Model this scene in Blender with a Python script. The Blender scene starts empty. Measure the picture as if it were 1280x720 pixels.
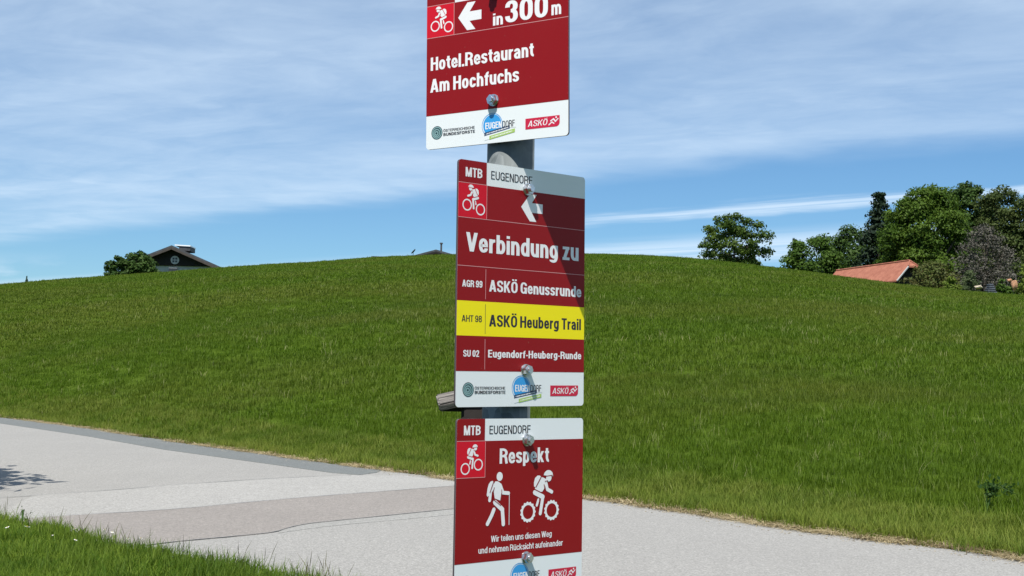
import bpy, bmesh, math, random
import numpy as np
from mathutils import Vector, Matrix
R = math.radians
random.seed(7); rng = np.random.default_rng(7)
S = bpy.context.scene
C = S.collection

# ---------------------------------------------------------------- camera
CAMH = 1.55
cam = bpy.data.objects.new('camera', bpy.data.cameras.new('camera')); C.objects.link(cam)
cam.data.sensor_fit = 'HORIZONTAL'; cam.data.sensor_width = 36.0
cam.data.lens = 36.0 * 1567.4 / 1280.0
cam.data.clip_start = 0.05; cam.data.clip_end = 6000
PITCH = math.atan(102.45 / 1567.4); ROLL = 0.0179
fw = Vector((0, math.cos(PITCH), math.sin(PITCH)))
r_ = Vector((1, 0, 0)); u_ = Vector((0, -math.sin(PITCH), math.cos(PITCH)))
r2 = r_ * math.cos(ROLL) + u_ * math.sin(ROLL); u2 = u_ * math.cos(ROLL) - r_ * math.sin(ROLL)
cam.matrix_world = Matrix(((r2.x, u2.x, -fw.x, 0), (r2.y, u2.y, -fw.y, 0), (r2.z, u2.z, -fw.z, CAMH), (0, 0, 0, 1)))
S.camera = cam

# ---------------------------------------------------------------- light
SUN_EL = 60.5; SUN_AZ = 17.0          # azimuth: degrees to the left of straight behind the camera
S.view_settings.view_transform = 'Standard'; S.view_settings.look = 'None'
S.view_settings.gamma = 1.0; S.view_settings.use_curve_mapping = False
S.view_settings.exposure = 0.42
S.render.engine = 'CYCLES'
tosun = Vector((-math.sin(R(SUN_AZ)) * math.cos(R(SUN_EL)), -math.cos(R(SUN_AZ)) * math.cos(R(SUN_EL)), math.sin(R(SUN_EL))))
sl = bpy.data.lights.new('sun', 'SUN'); sl.energy = 5.0; sl.angle = R(0.53); sl.color = (1.0, 0.96, 0.90)
sun = bpy.data.objects.new('sun', sl); C.objects.link(sun)
sun.rotation_euler = (-tosun).to_track_quat('-Z', 'Y').to_euler(); sun.location = (-5, -10, 20)

# ---------------------------------------------------------------- sky
W = bpy.data.worlds.new('World'); S.world = W; W.use_nodes = True
nt = W.node_tree; nt.nodes.clear()
class NB:
    def __init__(s, nt): s.nt = nt
    def n(s, t, **k):
        o = s.nt.nodes.new(t)
        for a, b in k.items(): setattr(o, a, b)
        return o
    def l(s, a, b): s.nt.links.new(a, b)
    def put(s, sock, v):
        if hasattr(v, 'is_output') or isinstance(v, bpy.types.NodeSocket): s.l(v, sock)
        else: sock.default_value = v
    def m(s, op, a, b=0.0, c=0.0, clamp=False):
        o = s.n('ShaderNodeMath', operation=op, use_clamp=clamp)
        s.put(o.inputs[0], a); s.put(o.inputs[1], b); s.put(o.inputs[2], c)
        return o.outputs[0]
    def mix(s, f, a, b):
        o = s.n('ShaderNodeMix', data_type='RGBA'); s.put(o.inputs[0], f)
        s.put(o.inputs[6], a if not isinstance(a, tuple) else (*a, 1)[:4]); s.put(o.inputs[7], b if not isinstance(b, tuple) else (*b, 1)[:4])
        return o.outputs[2]
    def mr(s, v, a, b, c=0.0, d=1.0, smooth=True):
        o = s.n('ShaderNodeMapRange', interpolation_type='SMOOTHSTEP' if smooth else 'LINEAR')
        s.put(o.inputs[0], v); o.inputs[1].default_value = a; o.inputs[2].default_value = b
        o.inputs[3].default_value = c; o.inputs[4].default_value = d
        return o.outputs[0]
    def noise(s, vec, scale, detail=4.0, rough=0.55, dist=0.0):
        o = s.n('ShaderNodeTexNoise'); s.put(o.inputs['Vector'], vec)
        o.inputs['Scale'].default_value = scale; o.inputs['Detail'].default_value = detail
        o.inputs['Roughness'].default_value = rough; o.inputs['Distortion'].default_value = dist
        return o.outputs['Fac']
    def mapping(s, vec, loc=(0, 0, 0), rot=(0, 0, 0), sc=(1, 1, 1)):
        o = s.n('ShaderNodeMapping'); s.put(o.inputs[0], vec)
        o.inputs[1].default_value = loc; o.inputs[2].default_value = rot; o.inputs[3].default_value = sc
        return o.outputs[0]
    def comb(s, x, y, z=0.0):
        o = s.n('ShaderNodeCombineXYZ'); s.put(o.inputs[0], x); s.put(o.inputs[1], y); s.put(o.inputs[2], z); return o.outputs[0]
b = NB(nt)
sky = b.n('ShaderNodeTexSky', sky_type='NISHITA'); sky.sun_disc = False
sky.sun_elevation = R(SUN_EL); sky.sun_rotation = R(180 + SUN_AZ)
sky.altitude = 600; sky.air_density = 1.0; sky.dust_density = 0.3; sky.ozone_density = 2.0
tc = b.n('ShaderNodeTexCoord'); sep = b.n('ShaderNodeSeparateXYZ'); b.l(tc.outputs['Generated'], sep.inputs[0])
zc = b.m('MAXIMUM', sep.outputs[2], 0.03)
px = b.m('DIVIDE', sep.outputs[0], zc); py = b.m('DIVIDE', sep.outputs[1], zc)     # cirrus layer, in units of its height
P = b.comb(px, py)
along = b.m('ADD', b.m('MULTIPLY', px, 0.765), b.m('MULTIPLY', py, -0.647))       # along the edge of the veil
across = b.m('SUBTRACT', 5.36, b.m('ADD', b.m('MULTIPLY', px, 0.647), b.m('MULTIPLY', py, 0.765)))
warp = b.m('MULTIPLY', b.m('SUBTRACT', b.noise(P, 0.55, 5, 0.55), 0.5), 1.3)
acw = b.m('ADD', across, warp)
Q = b.comb(b.m('MULTIPLY', along, 0.35), acw)                                      # streaky coordinates
n1 = b.noise(Q, 0.9, 6, 0.6, 0.4); n2 = b.noise(b.comb(b.m('MULTIPLY', along, 0.12), across, 3.0), 2.2, 6, 0.62, 0.3)
n3 = b.noise(P, 2.2, 6, 0.62, 0.5)
veil = b.m('MULTIPLY', b.mr(acw, -0.25, 0.7), b.mr(n1, 0.28, 0.72, 0.48, 1.08))
veil = b.m('MULTIPLY', veil, b.mr(n3, 0.25, 0.7, 0.72, 1.0))
veil = b.m('MULTIPLY', veil, b.mr(across, 9.0, 4.5, 0.15, 1.0))     # unseen veil overhead and behind is thinned to lower the ambient light
s1 = b.m('MULTIPLY', b.mr(along, -6.5, -4.2), b.m('MULTIPLY', b.mr(b.m('ABSOLUTE', b.m('SUBTRACT', acw, -1.35)), 0.34, 0.0), b.mr(n2, 0.38, 0.62)))
s2 = b.m('MULTIPLY', b.mr(b.m('ABSOLUTE', b.m('SUBTRACT', across, -3.6)), 1.5, 0.2), b.mr(n2, 0.32, 0.55, 0.25, 1.0))
low = b.mr(sep.outputs[2], 0.085, 0.045, 0.0, 1.0)
cum = b.m('MULTIPLY', low, b.mr(b.noise(b.comb(b.m('MULTIPLY', sep.outputs[0], 14.0), b.m('MULTIPLY', sep.outputs[2], 40.0), sep.outputs[1]), 1.0, 4, 0.6), 0.42, 0.6))
cov = b.m('MAXIMUM', b.m('MULTIPLY', veil, 0.60), b.m('MULTIPLY', s1, 0.75))
cov = b.m('MAXIMUM', cov, b.m('MULTIPLY', s2, 0.8)); cov = b.m('MAXIMUM', cov, b.m('MULTIPLY', cum, 0.8))
tint = b.n('ShaderNodeMix', data_type='RGBA', blend_type='MULTIPLY'); tint.inputs[0].default_value = 1.0
b.l(sky.outputs[0], tint.inputs[6]); tint.inputs[7].default_value = (0.70, 1.01, 1.24, 1)
col = b.mix(cov, tint.outputs[2], (8.0, 9.7, 11.5))
bg = b.n('ShaderNodeBackground'); b.l(col, bg.inputs[0]); bg.inputs[1].default_value = 0.07
out = b.n('ShaderNodeOutputWorld'); b.l(bg.outputs[0], out.inputs[0])

# ---------------------------------------------------------------- helpers
def tag(o, label=None, cat=None, group=None, kind=None):
    if label: o['label'] = label
    if cat: o['category'] = cat
    if group: o['group'] = group
    if kind: o['kind'] = kind
    return o
def empty(name, loc, rz=0.0, **k):
    o = bpy.data.objects.new(name, None); C.objects.link(o); o.location = loc; o.rotation_euler = (0, 0, rz)
    o.empty_display_size = 0.2
    return tag(o, **k)
def mesh_obj(name, V, F, mat, parent=None, smooth=False, **k):
    me = bpy.data.meshes.new(name); me.from_pydata([tuple(v) for v in V], [], [tuple(f) for f in F]); me.update()
    o = bpy.data.objects.new(name, me); C.objects.link(o)
    for m_ in (mat if isinstance(mat, (list, tuple)) else [mat]): me.materials.append(m_)
    if smooth: me.shade_smooth()
    if parent: o.parent = parent
    return tag(o, **k)
def bm_obj(name, bm, mat, parent=None, smooth=False, **k):
    me = bpy.data.meshes.new(name); bmesh.ops.recalc_face_normals(bm, faces=bm.faces[:]); bm.to_mesh(me); bm.free()
    o = bpy.data.objects.new(name, me); C.objects.link(o); me.materials.append(mat)
    if smooth: me.shade_smooth()
    if parent: o.parent = parent
    return tag(o, **k)
def add_box(bm, c, s, M=None, bev=0.0):
    r = bmesh.ops.create_cube(bm, size=1.0); vs = r['verts']
    for v in vs:
        v.co = Vector((v.co.x * s[0], v.co.y * s[1], v.co.z * s[2]))
    if bev > 0:
        es = list({e for v in vs for e in v.link_edges})
        rr = bmesh.ops.bevel(bm, geom=es, offset=bev, segments=2, affect='EDGES', clamp_overlap=True)
        vs = list({v for f in rr['faces'] for v in f.verts} | {v for v in vs if v.is_valid})
    for v in vs:
        p = v.co.copy()
        if M is not None: p = M @ p
        v.co = p + Vector(c)
def add_tube(bm, pts, rad, seg=8, cap=True):
    pts = [Vector(p) for p in pts]; rings = []
    for i, p in enumerate(pts):
        d = (pts[min(i + 1, len(pts) - 1)] - pts[max(i - 1, 0)]).normalized()
        a = d.orthogonal().normalized(); c = d.cross(a)
        if i and rings:
            pa = (rings[-1][0].co - pts[i - 1]); pa = (pa - d * pa.dot(d))
            if pa.length > 1e-9: a = pa.normalized(); c = d.cross(a)
        r = rad[i] if isinstance(rad, (list, tuple)) else rad
        rings.append([bm.verts.new(p + (a * math.cos(2 * math.pi * k / seg) + c * math.sin(2 * math.pi * k / seg)) * r) for k in range(seg)])
    for i in range(len(rings) - 1):
        for k in range(seg):
            bm.faces.new((rings[i][k], rings[i][(k + 1) % seg], rings[i + 1][(k + 1) % seg], rings[i + 1][k]))
    if cap:
        bm.faces.new(rings[0][::-1]); bm.faces.new(rings[-1])
def new_mat(name):
    m = bpy.data.materials.new(name); m.use_nodes = True; m.node_tree.nodes.clear(); return m, NB(m.node_tree)
def plain(name, col, rough=0.6, metal=0.0, var=0.0, vscale=30.0, bump=0.0, bscale=80.0, spec=0.5):
    m, n = new_mat(name)
    p = n.n('ShaderNodeBsdfPrincipled'); o = n.n('ShaderNodeOutputMaterial'); n.l(p.outputs[0], o.inputs[0])
    p.inputs['Roughness'].default_value = rough; p.inputs['Metallic'].default_value = metal
    p.inputs['Specular IOR Level'].default_value = spec
    g = n.n('ShaderNodeTexCoord').outputs['Object']
    if var > 0:
        f = n.noise(g, vscale, 5, 0.6)
        n.l(n.mix(n.mr(f, 0.3, 0.7), tuple(c * (1 - var) for c in col), tuple(min(1, c * (1 + var)) for c in col)), p.inputs['Base Color'])
    else: p.inputs['Base Color'].default_value = (*col, 1)
    if bump > 0:
        bn = n.n('ShaderNodeBump'); bn.inputs['Strength'].default_value = bump; bn.inputs['Distance'].default_value = 0.01
        n.l(n.noise(g, bscale, 4, 0.6), bn.inputs['Height']); n.l(bn.outputs[0], p.inputs['Normal'])
    return m
def leafy(name, ca, cb, patch=None, pscale=0.15, trans=0.35, attr=None, rough=0.55, patch2=None):
    """foliage or grass: colour varies per instance / per leaf and in patches over the place"""
    m, n = new_mat(name)
    if attr: rnd = n.n('ShaderNodeAttribute', attribute_name=attr).outputs['Fac']
    else: rnd = n.n('ShaderNodeObjectInfo').outputs['Random']
    pos = n.n('ShaderNodeNewGeometry').outputs['Position']
    col = n.mix(rnd, ca, cb)
    if patch:
        col = n.mix(n.m('MULTIPLY', n.mr(n.noise(n.mapping(pos, sc=(0.5, 1, 1)), pscale, 4, 0.6), 0.42, 0.66), 0.7), col, patch)
    if patch2:
        col = n.mix(n.m('MULTIPLY', n.mr(n.noise(n.mapping(pos, loc=(9, 4, 0), sc=(0.35, 1, 1)), pscale * 3.1, 5, 0.65), 0.5, 0.7), 0.5), col, patch2)
    d = n.n('ShaderNodeBsdfPrincipled'); n.l(col, d.inputs['Base Color']); d.inputs['Roughness'].default_value = rough
    d.inputs['Specular IOR Level'].default_value = 0.12
    t = n.n('ShaderNodeBsdfTranslucent'); n.l(n.mix(0.5, col, n.mix(rnd, tuple(c * 1.5 for c in ca), tuple(c * 1.5 for c in cb))), t.inputs[0])
    mx = n.n('ShaderNodeMixShader'); mx.inputs[0].default_value = trans
    n.l(d.outputs[0], mx.inputs[1]); n.l(t.outputs[0], mx.inputs[2])
    o = n.n('ShaderNodeOutputMaterial'); n.l(mx.outputs[0], o.inputs[0])
    return m
def at(px, py, D):
    """the point whose forward distance is D on the sight line of photo pixel (px, py)"""
    v = fw + r2 * ((px - 640) / 1567.4) + u2 * ((360 - py) / 1567.4)
    return Vector((0, 0, CAMH)) + v * (D / v.y)

# ---------------------------------------------------------------- terrain
FAR = [(-70, 100), (-40, 64), (-22, 44.5), (-13.94, 34.48), (-10.53, 30.4), (-6.68, 25.1), (-4.46, 22.3), (-2.76, 20.1), (-0.79, 17.75), (0.93, 15.46),
       (2.26, 13.6), (2.91, 12.7), (3.71, 11.7), (4.42, 10.85), (7.8, 5.8), (12.5, -3), (17, -13), (24, -30)]
NEAR = [(-80, 94), (-45, 57), (-20, 28.5), (-9.5, 16.9), (-4.97, 12.35), (-4.28, 11.75), (-3.87, 11.30), (-3.0, 10.45), (-2.40, 9.95), (-1.90, 9.52),
        (-1.46, 9.08), (1.5, 6.2), (4.5, 2.4), (8.5, -5), (12, -13), (17, -30)]
def smooth_line(P, n=6, jit=0.0):
    P = [Vector((*p, 0)) for p in P]; o = []
    for i in range(len(P) - 1):
        p0, p1, p2, p3 = P[max(i - 1, 0)], P[i], P[i + 1], P[min(i + 2, len(P) - 1)]
        for k in range(n):
            t = k / n
            o.append(0.5 * ((2 * p1) + (p2 - p0) * t + (2 * p0 - 5 * p1 + 4 * p2 - p3) * t * t + (3 * p1 - p0 - 3 * p2 + p3) * t ** 3))
    o.append(P[-1]); return o
farL = smooth_line(FAR); nearL = smooth_line(NEAR)
def line_dist_table(line, phis, default):
    out = np.full(len(phis), default, float)
    pts = np.array([(p.x, p.y) for p in line])
    for i, ph in enumerate(phis):
        d = np.array([math.sin(ph), math.cos(ph)]); n = np.array([d[1], -d[0]])
        s = pts @ n; tt = pts @ d; best = None
        for k in range(len(s) - 1):
            if s[k] * s[k + 1] <= 0 and s[k] != s[k + 1]:
                t = s[k] / (s[k] - s[k + 1]); D = tt[k] + (tt[k + 1] - tt[k]) * t
                if D > 0 and (best is None or D < best): best = D
        if best: out[i] = best
    return out
PH = np.radians(np.arange(-180, 180.01, 0.25))
DR = np.minimum(line_dist_table(farL, PH, 60.0), 60.0)
EC_T = [(-180, 0), (-120, 0), (-90, .0), (-60, .02), (-40, .040), (-30, .048), (-22.25, .0567), (-20.35, .0617), (-18.07, .0663), (-15.73, .0707), (-12.99, .0765), (-10.89, .0803), (-8.75, .0834), (-6.24, .0885),
        (-2.96, .0919), (-0.03, .0936), (3.64, .0946), (5.82, .094), (7.99, .092), (10.5, .0871), (12.96, .0821), (14.35, .0783), (16.39, .0733), (18.06, .0689), (19.7, .0664), (22.26, .0625),
        (30, .053), (40, .045), (60, .02), (90, 0), (120, 0), (180, 0)]
EC = np.interp(np.degrees(PH), [a for a, _ in EC_T], [c for _, c in EC_T]) - 0.0021
kern = np.hanning(13); kern /= kern.sum()
EC = np.convolve(np.pad(EC, 6, 'edge'), kern, 'valid')
WT = np.interp(np.abs(np.degrees(PH)), [0, 50, 85, 180], [1, 1, 0, 0])
DC = 105.0
def vnoise(x, y, s, seed=0):
    x = x * s; y = y * s; xi = np.floor(x); yi = np.floor(y); fx = x - xi; fy = y - yi
    fx = fx * fx * (3 - 2 * fx); fy = fy * fy * (3 - 2 * fy)
    def h(a, c):
        v = np.sin(a * 127.1 + c * 311.7 + seed * 74.7) * 43758.5453; return v - np.floor(v)
    return (h(xi, yi) * (1 - fx) + h(xi + 1, yi) * fx) * (1 - fy) + (h(xi, yi + 1) * (1 - fx) + h(xi + 1, yi + 1) * fx) * fy
def terrain(x, y):
    x = np.asarray(x, float); y = np.asarray(y, float)
    ph = np.arctan2(x, y); D = np.hypot(x, y)
    dr = np.interp(ph, PH, DR) + 0.5; e = np.interp(ph, PH, EC); w = np.interp(ph, PH, WT)
    Sx = DC - dr; k = (e * dr + CAMH) / Sx ** 2; mm = e + 2 * k * Sx
    s = np.maximum(D - dr, 0.0); s = s * s / (s + 2.0) * (1 + 2.0 / Sx)
    z = mm * s - k * s * s
    zc = e * DC + CAMH; q = D - DC; k2 = 0.0035
    q1 = (e + 0.10) / (2 * k2); qq = np.clip(q, 0, q1)
    zb = zc + e * qq - k2 * qq * qq - 0.10 * np.clip(q - q1, 0, 45)
    z = np.where(D > DC, np.maximum(zb, 0.0), z)
    z = z + (vnoise(x, y, 0.13, 1) - 0.5) * 0.35 * np.clip((D - dr - 3) / 15, 0, 1) * np.clip((DC - 10 - D) / 20, 0, 1)
    return z * w

M = {}
# ground material: dull green thatch under the grass, bare earth at the road edge
def ground_mat():
    m, n = new_mat('meadow_soil')
    p = n.n('ShaderNodeBsdfPrincipled'); o = n.n('ShaderNodeOutputMaterial'); n.l(p.outputs[0], o.inputs[0])
    pos = n.n('ShaderNodeNewGeometry').outputs['Position']
    a = n.mix(n.mr(n.noise(pos, 6.0, 6, 0.65), 0.35, 0.65), (0.040, 0.070, 0.007), (0.07, 0.110, 0.014))
    a = n.mix(n.m('MULTIPLY', n.mr(n.noise(n.mapping(pos, sc=(0.5, 1, 1)), 0.15, 4, 0.6), 0.45, 0.68), 0.5), a, (0.07, 0.095, 0.018))
    n.l(a, p.inputs['Base Color']); p.inputs['Roughness'].default_value = 1.0; p.inputs['Specular IOR Level'].default_value = 0.0
    bn = n.n('ShaderNodeBump'); bn.inputs['Strength'].default_value = 0.8; bn.inputs['Distance'].default_value = 0.05
    n.l(n.noise(pos, 14.0, 5, 0.7), bn.inputs['Height']); n.l(bn.outputs[0], p.inputs['Normal'])
    return m
phis = np.radians(np.concatenate([np.arange(-180, -50, 3.0), np.arange(-50, 50, 0.6), np.arange(50, 180, 3.0)]))
Ds = [0.4]
while Ds[-1] < 6: Ds.append(Ds[-1] * 1.25)
while Ds[-1] < 260: Ds.append(Ds[-1] * 1.022)
while Ds[-1] < 4500: Ds.append(Ds[-1] * 1.3)
gx = np.outer(Ds, np.sin(phis)); gy = np.outer(Ds, np.cos(phis)); gz = terrain(gx, gy)
nD, nP = gx.shape
V = [(0, 0, 0)] + list(zip(gx.ravel(), gy.ravel(), gz.ravel())); F = []
for j in range(nP): F.append((0, 1 + (j + 1) % nP, 1 + j))
for i in range(nD - 1):
    for j in range(nP):
        j2 = (j + 1) % nP
        F.append((1 + i * nP + j, 1 + i * nP + j2, 1 + (i + 1) * nP + j2, 1 + (i + 1) * nP + j))
ground = mesh_obj('ground', V, F, ground_mat(), smooth=True, kind='structure', label='rising meadow hillside and roadside ground')

# ---------------------------------------------------------------- road
def asphalt(name, base, tint=0.0, cracks=True):
    m, n = new_mat(name)
    p = n.n('ShaderNodeBsdfPrincipled'); o = n.n('ShaderNodeOutputMaterial'); n.l(p.outputs[0], o.inputs[0])
    pos = n.n('ShaderNodeNewGeometry').outputs['Position']
    big = n.noise(pos, 0.35, 4, 0.6); mid = n.noise(n.mapping(pos, rot=(0, 0, 0.55), sc=(3.2, 0.5, 1)), 1.1, 5, 0.65)
    fine = n.noise(pos, 55.0, 3, 0.75); fine2 = n.noise(pos, 19.0, 3, 0.8)
    c = n.mix(n.mr(big, 0.3, 0.7), tuple(x * 0.93 for x in base), tuple(x * 1.05 for x in base))
    c = n.mix(n.m('MULTIPLY', n.mr(mid, 0.35, 0.7), 0.30), c, tuple(x * 0.80 for x in base))
    st = n.noise(n.mapping(pos, rot=(0, 0, -0.9), sc=(0.5, 2.2, 1)), 0.8, 6, 0.7, 0.6); c = n.mix(n.m('MULTIPLY', n.mr(st, 0.52, 0.70), 0.28), c, tuple(x * 0.70 for x in base))
    vor = n.n('ShaderNodeTexVoronoi'); n.l(pos, vor.inputs['Vector']); vor.inputs['Scale'].default_value = 75.0
    c = n.mix(n.mr(fine, 0.40, 0.60), tuple(x * 0.62 for x in base), c)
    c = n.mix(n.m('MULTIPLY', n.mr(n.noise(pos, 27.0, 2, 0.6), 0.58, 0.42), 0.35), c, tuple(x * 0.74 for x in base))
    c = n.mix(n.m('MULTIPLY', n.mr(fine2, 0.40, 0.62), 0.45), tuple(x * 0.78 for x in base), c) if False else n.mix(n.m('MULTIPLY', n.mr(fine2, 0.5, 0.68), 0.35), c, tuple(min(1, x * 1.3) for x in base))
    c = n.mix(n.m('MULTIPLY', n.mr(vor.outputs['Color'], 0.78, 0.9), 0.6), c, tuple(x * 0.5 for x in base))
    n.l(c, p.inputs['Base Color']); p.inputs['Roughness'].default_value = 0.88; p.inputs['Specular IOR Level'].default_value = 0.3
    bn = n.n('ShaderNodeBump'); bn.inputs['Strength'].default_value = 0.35; bn.inputs['Distance'].default_value = 0.006
    n.l(fine, bn.inputs['Height']); n.l(bn.outputs[0], p.inputs['Normal'])
    return m
def ragged(L, amp=0.05, sc=1.5):
    out = []
    for i in range(len(L) - 1):
        a, c = L[i], L[i + 1]; nseg = max(1, int((c - a).length / 0.25)) if a.y < 45 and a.y > -2 else 1
        nn = Vector((-(c - a).y, (c - a).x, 0)).normalized()
        for k in range(nseg):
            p = a.lerp(c, k / nseg)
            d = (float(vnoise(p.x, p.y, sc, 5)) - 0.5) * amp * 2 + (float(vnoise(p.x, p.y, sc * 4, 8)) - 0.5) * amp * 0.8
            out.append(p + nn * d)
    out.append(L[-1]); return out
def sheet(name, outline, z, mat, **k):
    bm = bmesh.new(); vs = [bm.verts.new((p[0], p[1], z)) for p in outline]; es = []
    for i in range(len(vs)): es.append(bm.edges.new((vs[i], vs[(i + 1) % len(vs)])))
    bmesh.ops.triangle_fill(bm, edges=es, use_beauty=True, normal=(0, 0, 1))
    for f in bm.faces:
        if f.normal.z < 0: f.normal_flip()
    lo = [bm.verts.new((p[0], p[1], -0.02)) for p in outline]      # closed edge down into the ground
    ccw = sum(outline[i][0] * outline[(i + 1) % len(outline)][1] - outline[(i + 1) % len(outline)][0] * outline[i][1] for i in range(len(outline))) > 0
    for i in range(len(vs)):
        j = (i + 1) % len(vs); q = (vs[i], lo[i], lo[j], vs[j]); bm.faces.new(q if ccw else q[::-1])
    me = bpy.data.meshes.new(name); bm.to_mesh(me); bm.free(); me.materials.append(mat)
    o = bpy.data.objects.new(name, me); C.objects.link(o); return tag(o, **k)
M['asphalt'] = asphalt('pale_asphalt', (0.332, 0.320, 0.295))
M['asphalt_grey'] = asphalt('grey_asphalt', (0.175, 0.184, 0.176))
M['asphalt_pink'] = asphalt('reddish_asphalt', (0.285, 0.258, 0.232))
M['asphalt_light'] = asphalt('light_asphalt', (0.375, 0.362, 0.335))
M['seam'] = plain('seam_tar', (0.19, 0.19, 0.185), 0.8, var=0.3)
rf = ragged(farL, 0.05); rn = ragged(nearL, 0.07)
sheet('road', [(p.x, p.y) for p in rf] + [(p.x, p.y) for p in reversed(rn)], 0.004, M['asphalt'], kind='structure', label='pale grey asphalt lane crossing in front of the meadow')
def edge_between(x0, x1, off=0.0):
    return [(p.x, p.y - off) for p in rf if x0 <= p.x <= x1]
top = edge_between(-13.9, -1.85, 0.10)
sheet('asphalt_strip', top + [(-1.95, 18.6), (-2.15, 18.15), (-2.6, 18.45), (-3.8, 19.9), (-6.18, 22.7), (-8.89, 26.5), (-12.69, 31.3), (-14.6, 33.9)], 0.009, M['asphalt_grey'], kind='structure', label='darker grey asphalt strip along the far road edge')
seamA = smooth_line([(-7.2, 12.9), (-5.47, 14.55), (-4.7, 15.53), (-3.76, 16.75), (-2.97, 17.55), (-2.25, 18.05)], 5)
pt = smooth_line([(-5.35, 11.7), (-4.7, 12.50), (-3.6, 13.42), (-2.81, 14.40), (-2.08, 15.25), (-1.37, 16.00), (-0.5, 16.93), (-0.25, 17.0)], 5)
pb = smooth_line([(-3.6, 10.1), (-2.97, 10.93), (-2.44, 11.45), (-2.17, 11.78), (-2.03, 12.28), (-1.73, 12.72), (-0.61, 13.95), (0.24, 14.9), (0.75, 15.6)], 5)
near_clip = [(p.x, p.y) for p in rn if -5.2 < p.x < -3.2]
sheet('asphalt_band', [(p.x, p.y) for p in seamA[5:]] + [(-1.5, 18.2), (-0.45, 17.1)] + [(p.x, p.y) for p in reversed(pt[3:])], 0.008, M['asphalt_light'], kind='structure', label='lighter asphalt band between the two road seams')
sheet('asphalt_patch', [(p.x, p.y) for p in pt[3:]] + [(0.35, 16.1)] + [(p.x, p.y) for p in reversed(pb[3:])] + [(p[0], p[1] + 0.05) for p in reversed(near_clip)], 0.010, M['asphalt_pink'], kind='structure', label='reddish grey asphalt patch running across the lane')
pl = smooth_line([(-2.12, 11.72), (-1.68, 12.35), (-0.59, 13.45), (0.9, 15.35)], 5)
sheet('asphalt_margin', [(p.x, p.y) for p in pb if -2.15 < p.x < 0.75] + [(0.9, 15.4)] + [(p.x, p.y) for p in reversed(pl)], 0.0075, asphalt('margin_asphalt', (0.325, 0.315, 0.29)), kind='structure', label='slightly darker margin below the reddish patch')
def ribbon(name, L, w, z, mat, **k):
    V = []; F = []
    for i, p in enumerate(L):
        d = (L[min(i + 1, len(L) - 1)] - L[max(i - 1, 0)]).normalized(); nn = Vector((-d.y, d.x, 0)); ww = w * (0.6 + 0.8 * random.random())
        V += [(p + nn * ww / 2).to_tuple()[:2] + (z,), (p - nn * ww / 2).to_tuple()[:2] + (z,)]
        if i: F.append((2 * i - 2, 2 * i - 1, 2 * i + 1, 2 * i))
    return mesh_obj(name, V, F, mat, **k)
ribbon('road_seam', ragged(seamA, 0.02), 0.026, 0.0125, M['seam'], kind='structure', label='thin dark seam in the upper part of the lane')
ribbon('road_seam', ragged(pt, 0.015), 0.024, 0.0135, M['seam'], kind='structure', label='thin dark seam along the top of the reddish patch')
ribbon('road_seam', ragged(pb, 0.015), 0.014, 0.0130, M['seam'], kind='structure', label='thin dark seam along the bottom of the reddish patch')

# ---------------------------------------------------------------- grass
def tuft(name, n, rad, h, w, mat, lean=0.35, flat=False, seg=3):
    V = []; F = []
    for i in range(n):
        r = rad * math.sqrt(random.random()); a = random.random() * 6.283
        x, y = r * math.cos(a), r * math.sin(a); az = random.random() * 6.283; hh = h * (0.55 + 0.6 * random.random())
        ln = lean * (0.4 + 1.1 * random.random()) * hh
        dx, dy = math.cos(az), math.sin(az); sx, sy = -dy, dx; b0 = len(V)
        if flat: ln = hh; hh = h * 0.10 * random.random() + 0.01
        tw = random.uniform(-.6, .6)
        for k in range(seg):
            t = k / seg; ww = w * (1 - t * 0.75) * 0.5; bend = t * t if not flat else t
            zz = hh * t * (1 - 0.18 * t) if not flat else hh * math.sin(t * 3.0) + 0.006
            cx, cy = x + dx * ln * bend, y + dy * ln * bend
            V += [(cx + sx * ww, cy + sy * ww, zz), (cx - sx * ww, cy - sy * ww, zz)]
        V.append((x + dx * ln, y + dy * ln, hh * (0.86 if not flat else 0.3) + 0.004))
        for k in range(seg - 1): F.append((b0 + 2 * k, b0 + 2 * k + 1, b0 + 2 * k + 3, b0 + 2 * k + 2))
        F.append((b0 + 2 * seg - 2, b0 + 2 * seg - 1, b0 + 2 * seg))
    me = bpy.data.meshes.new(name); me.from_pydata(V, [], F); me.materials.append(mat)
    # normals lean upwards so a field of blades shades like a lawn
    return bpy.data.objects.new(name, me)
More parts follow.
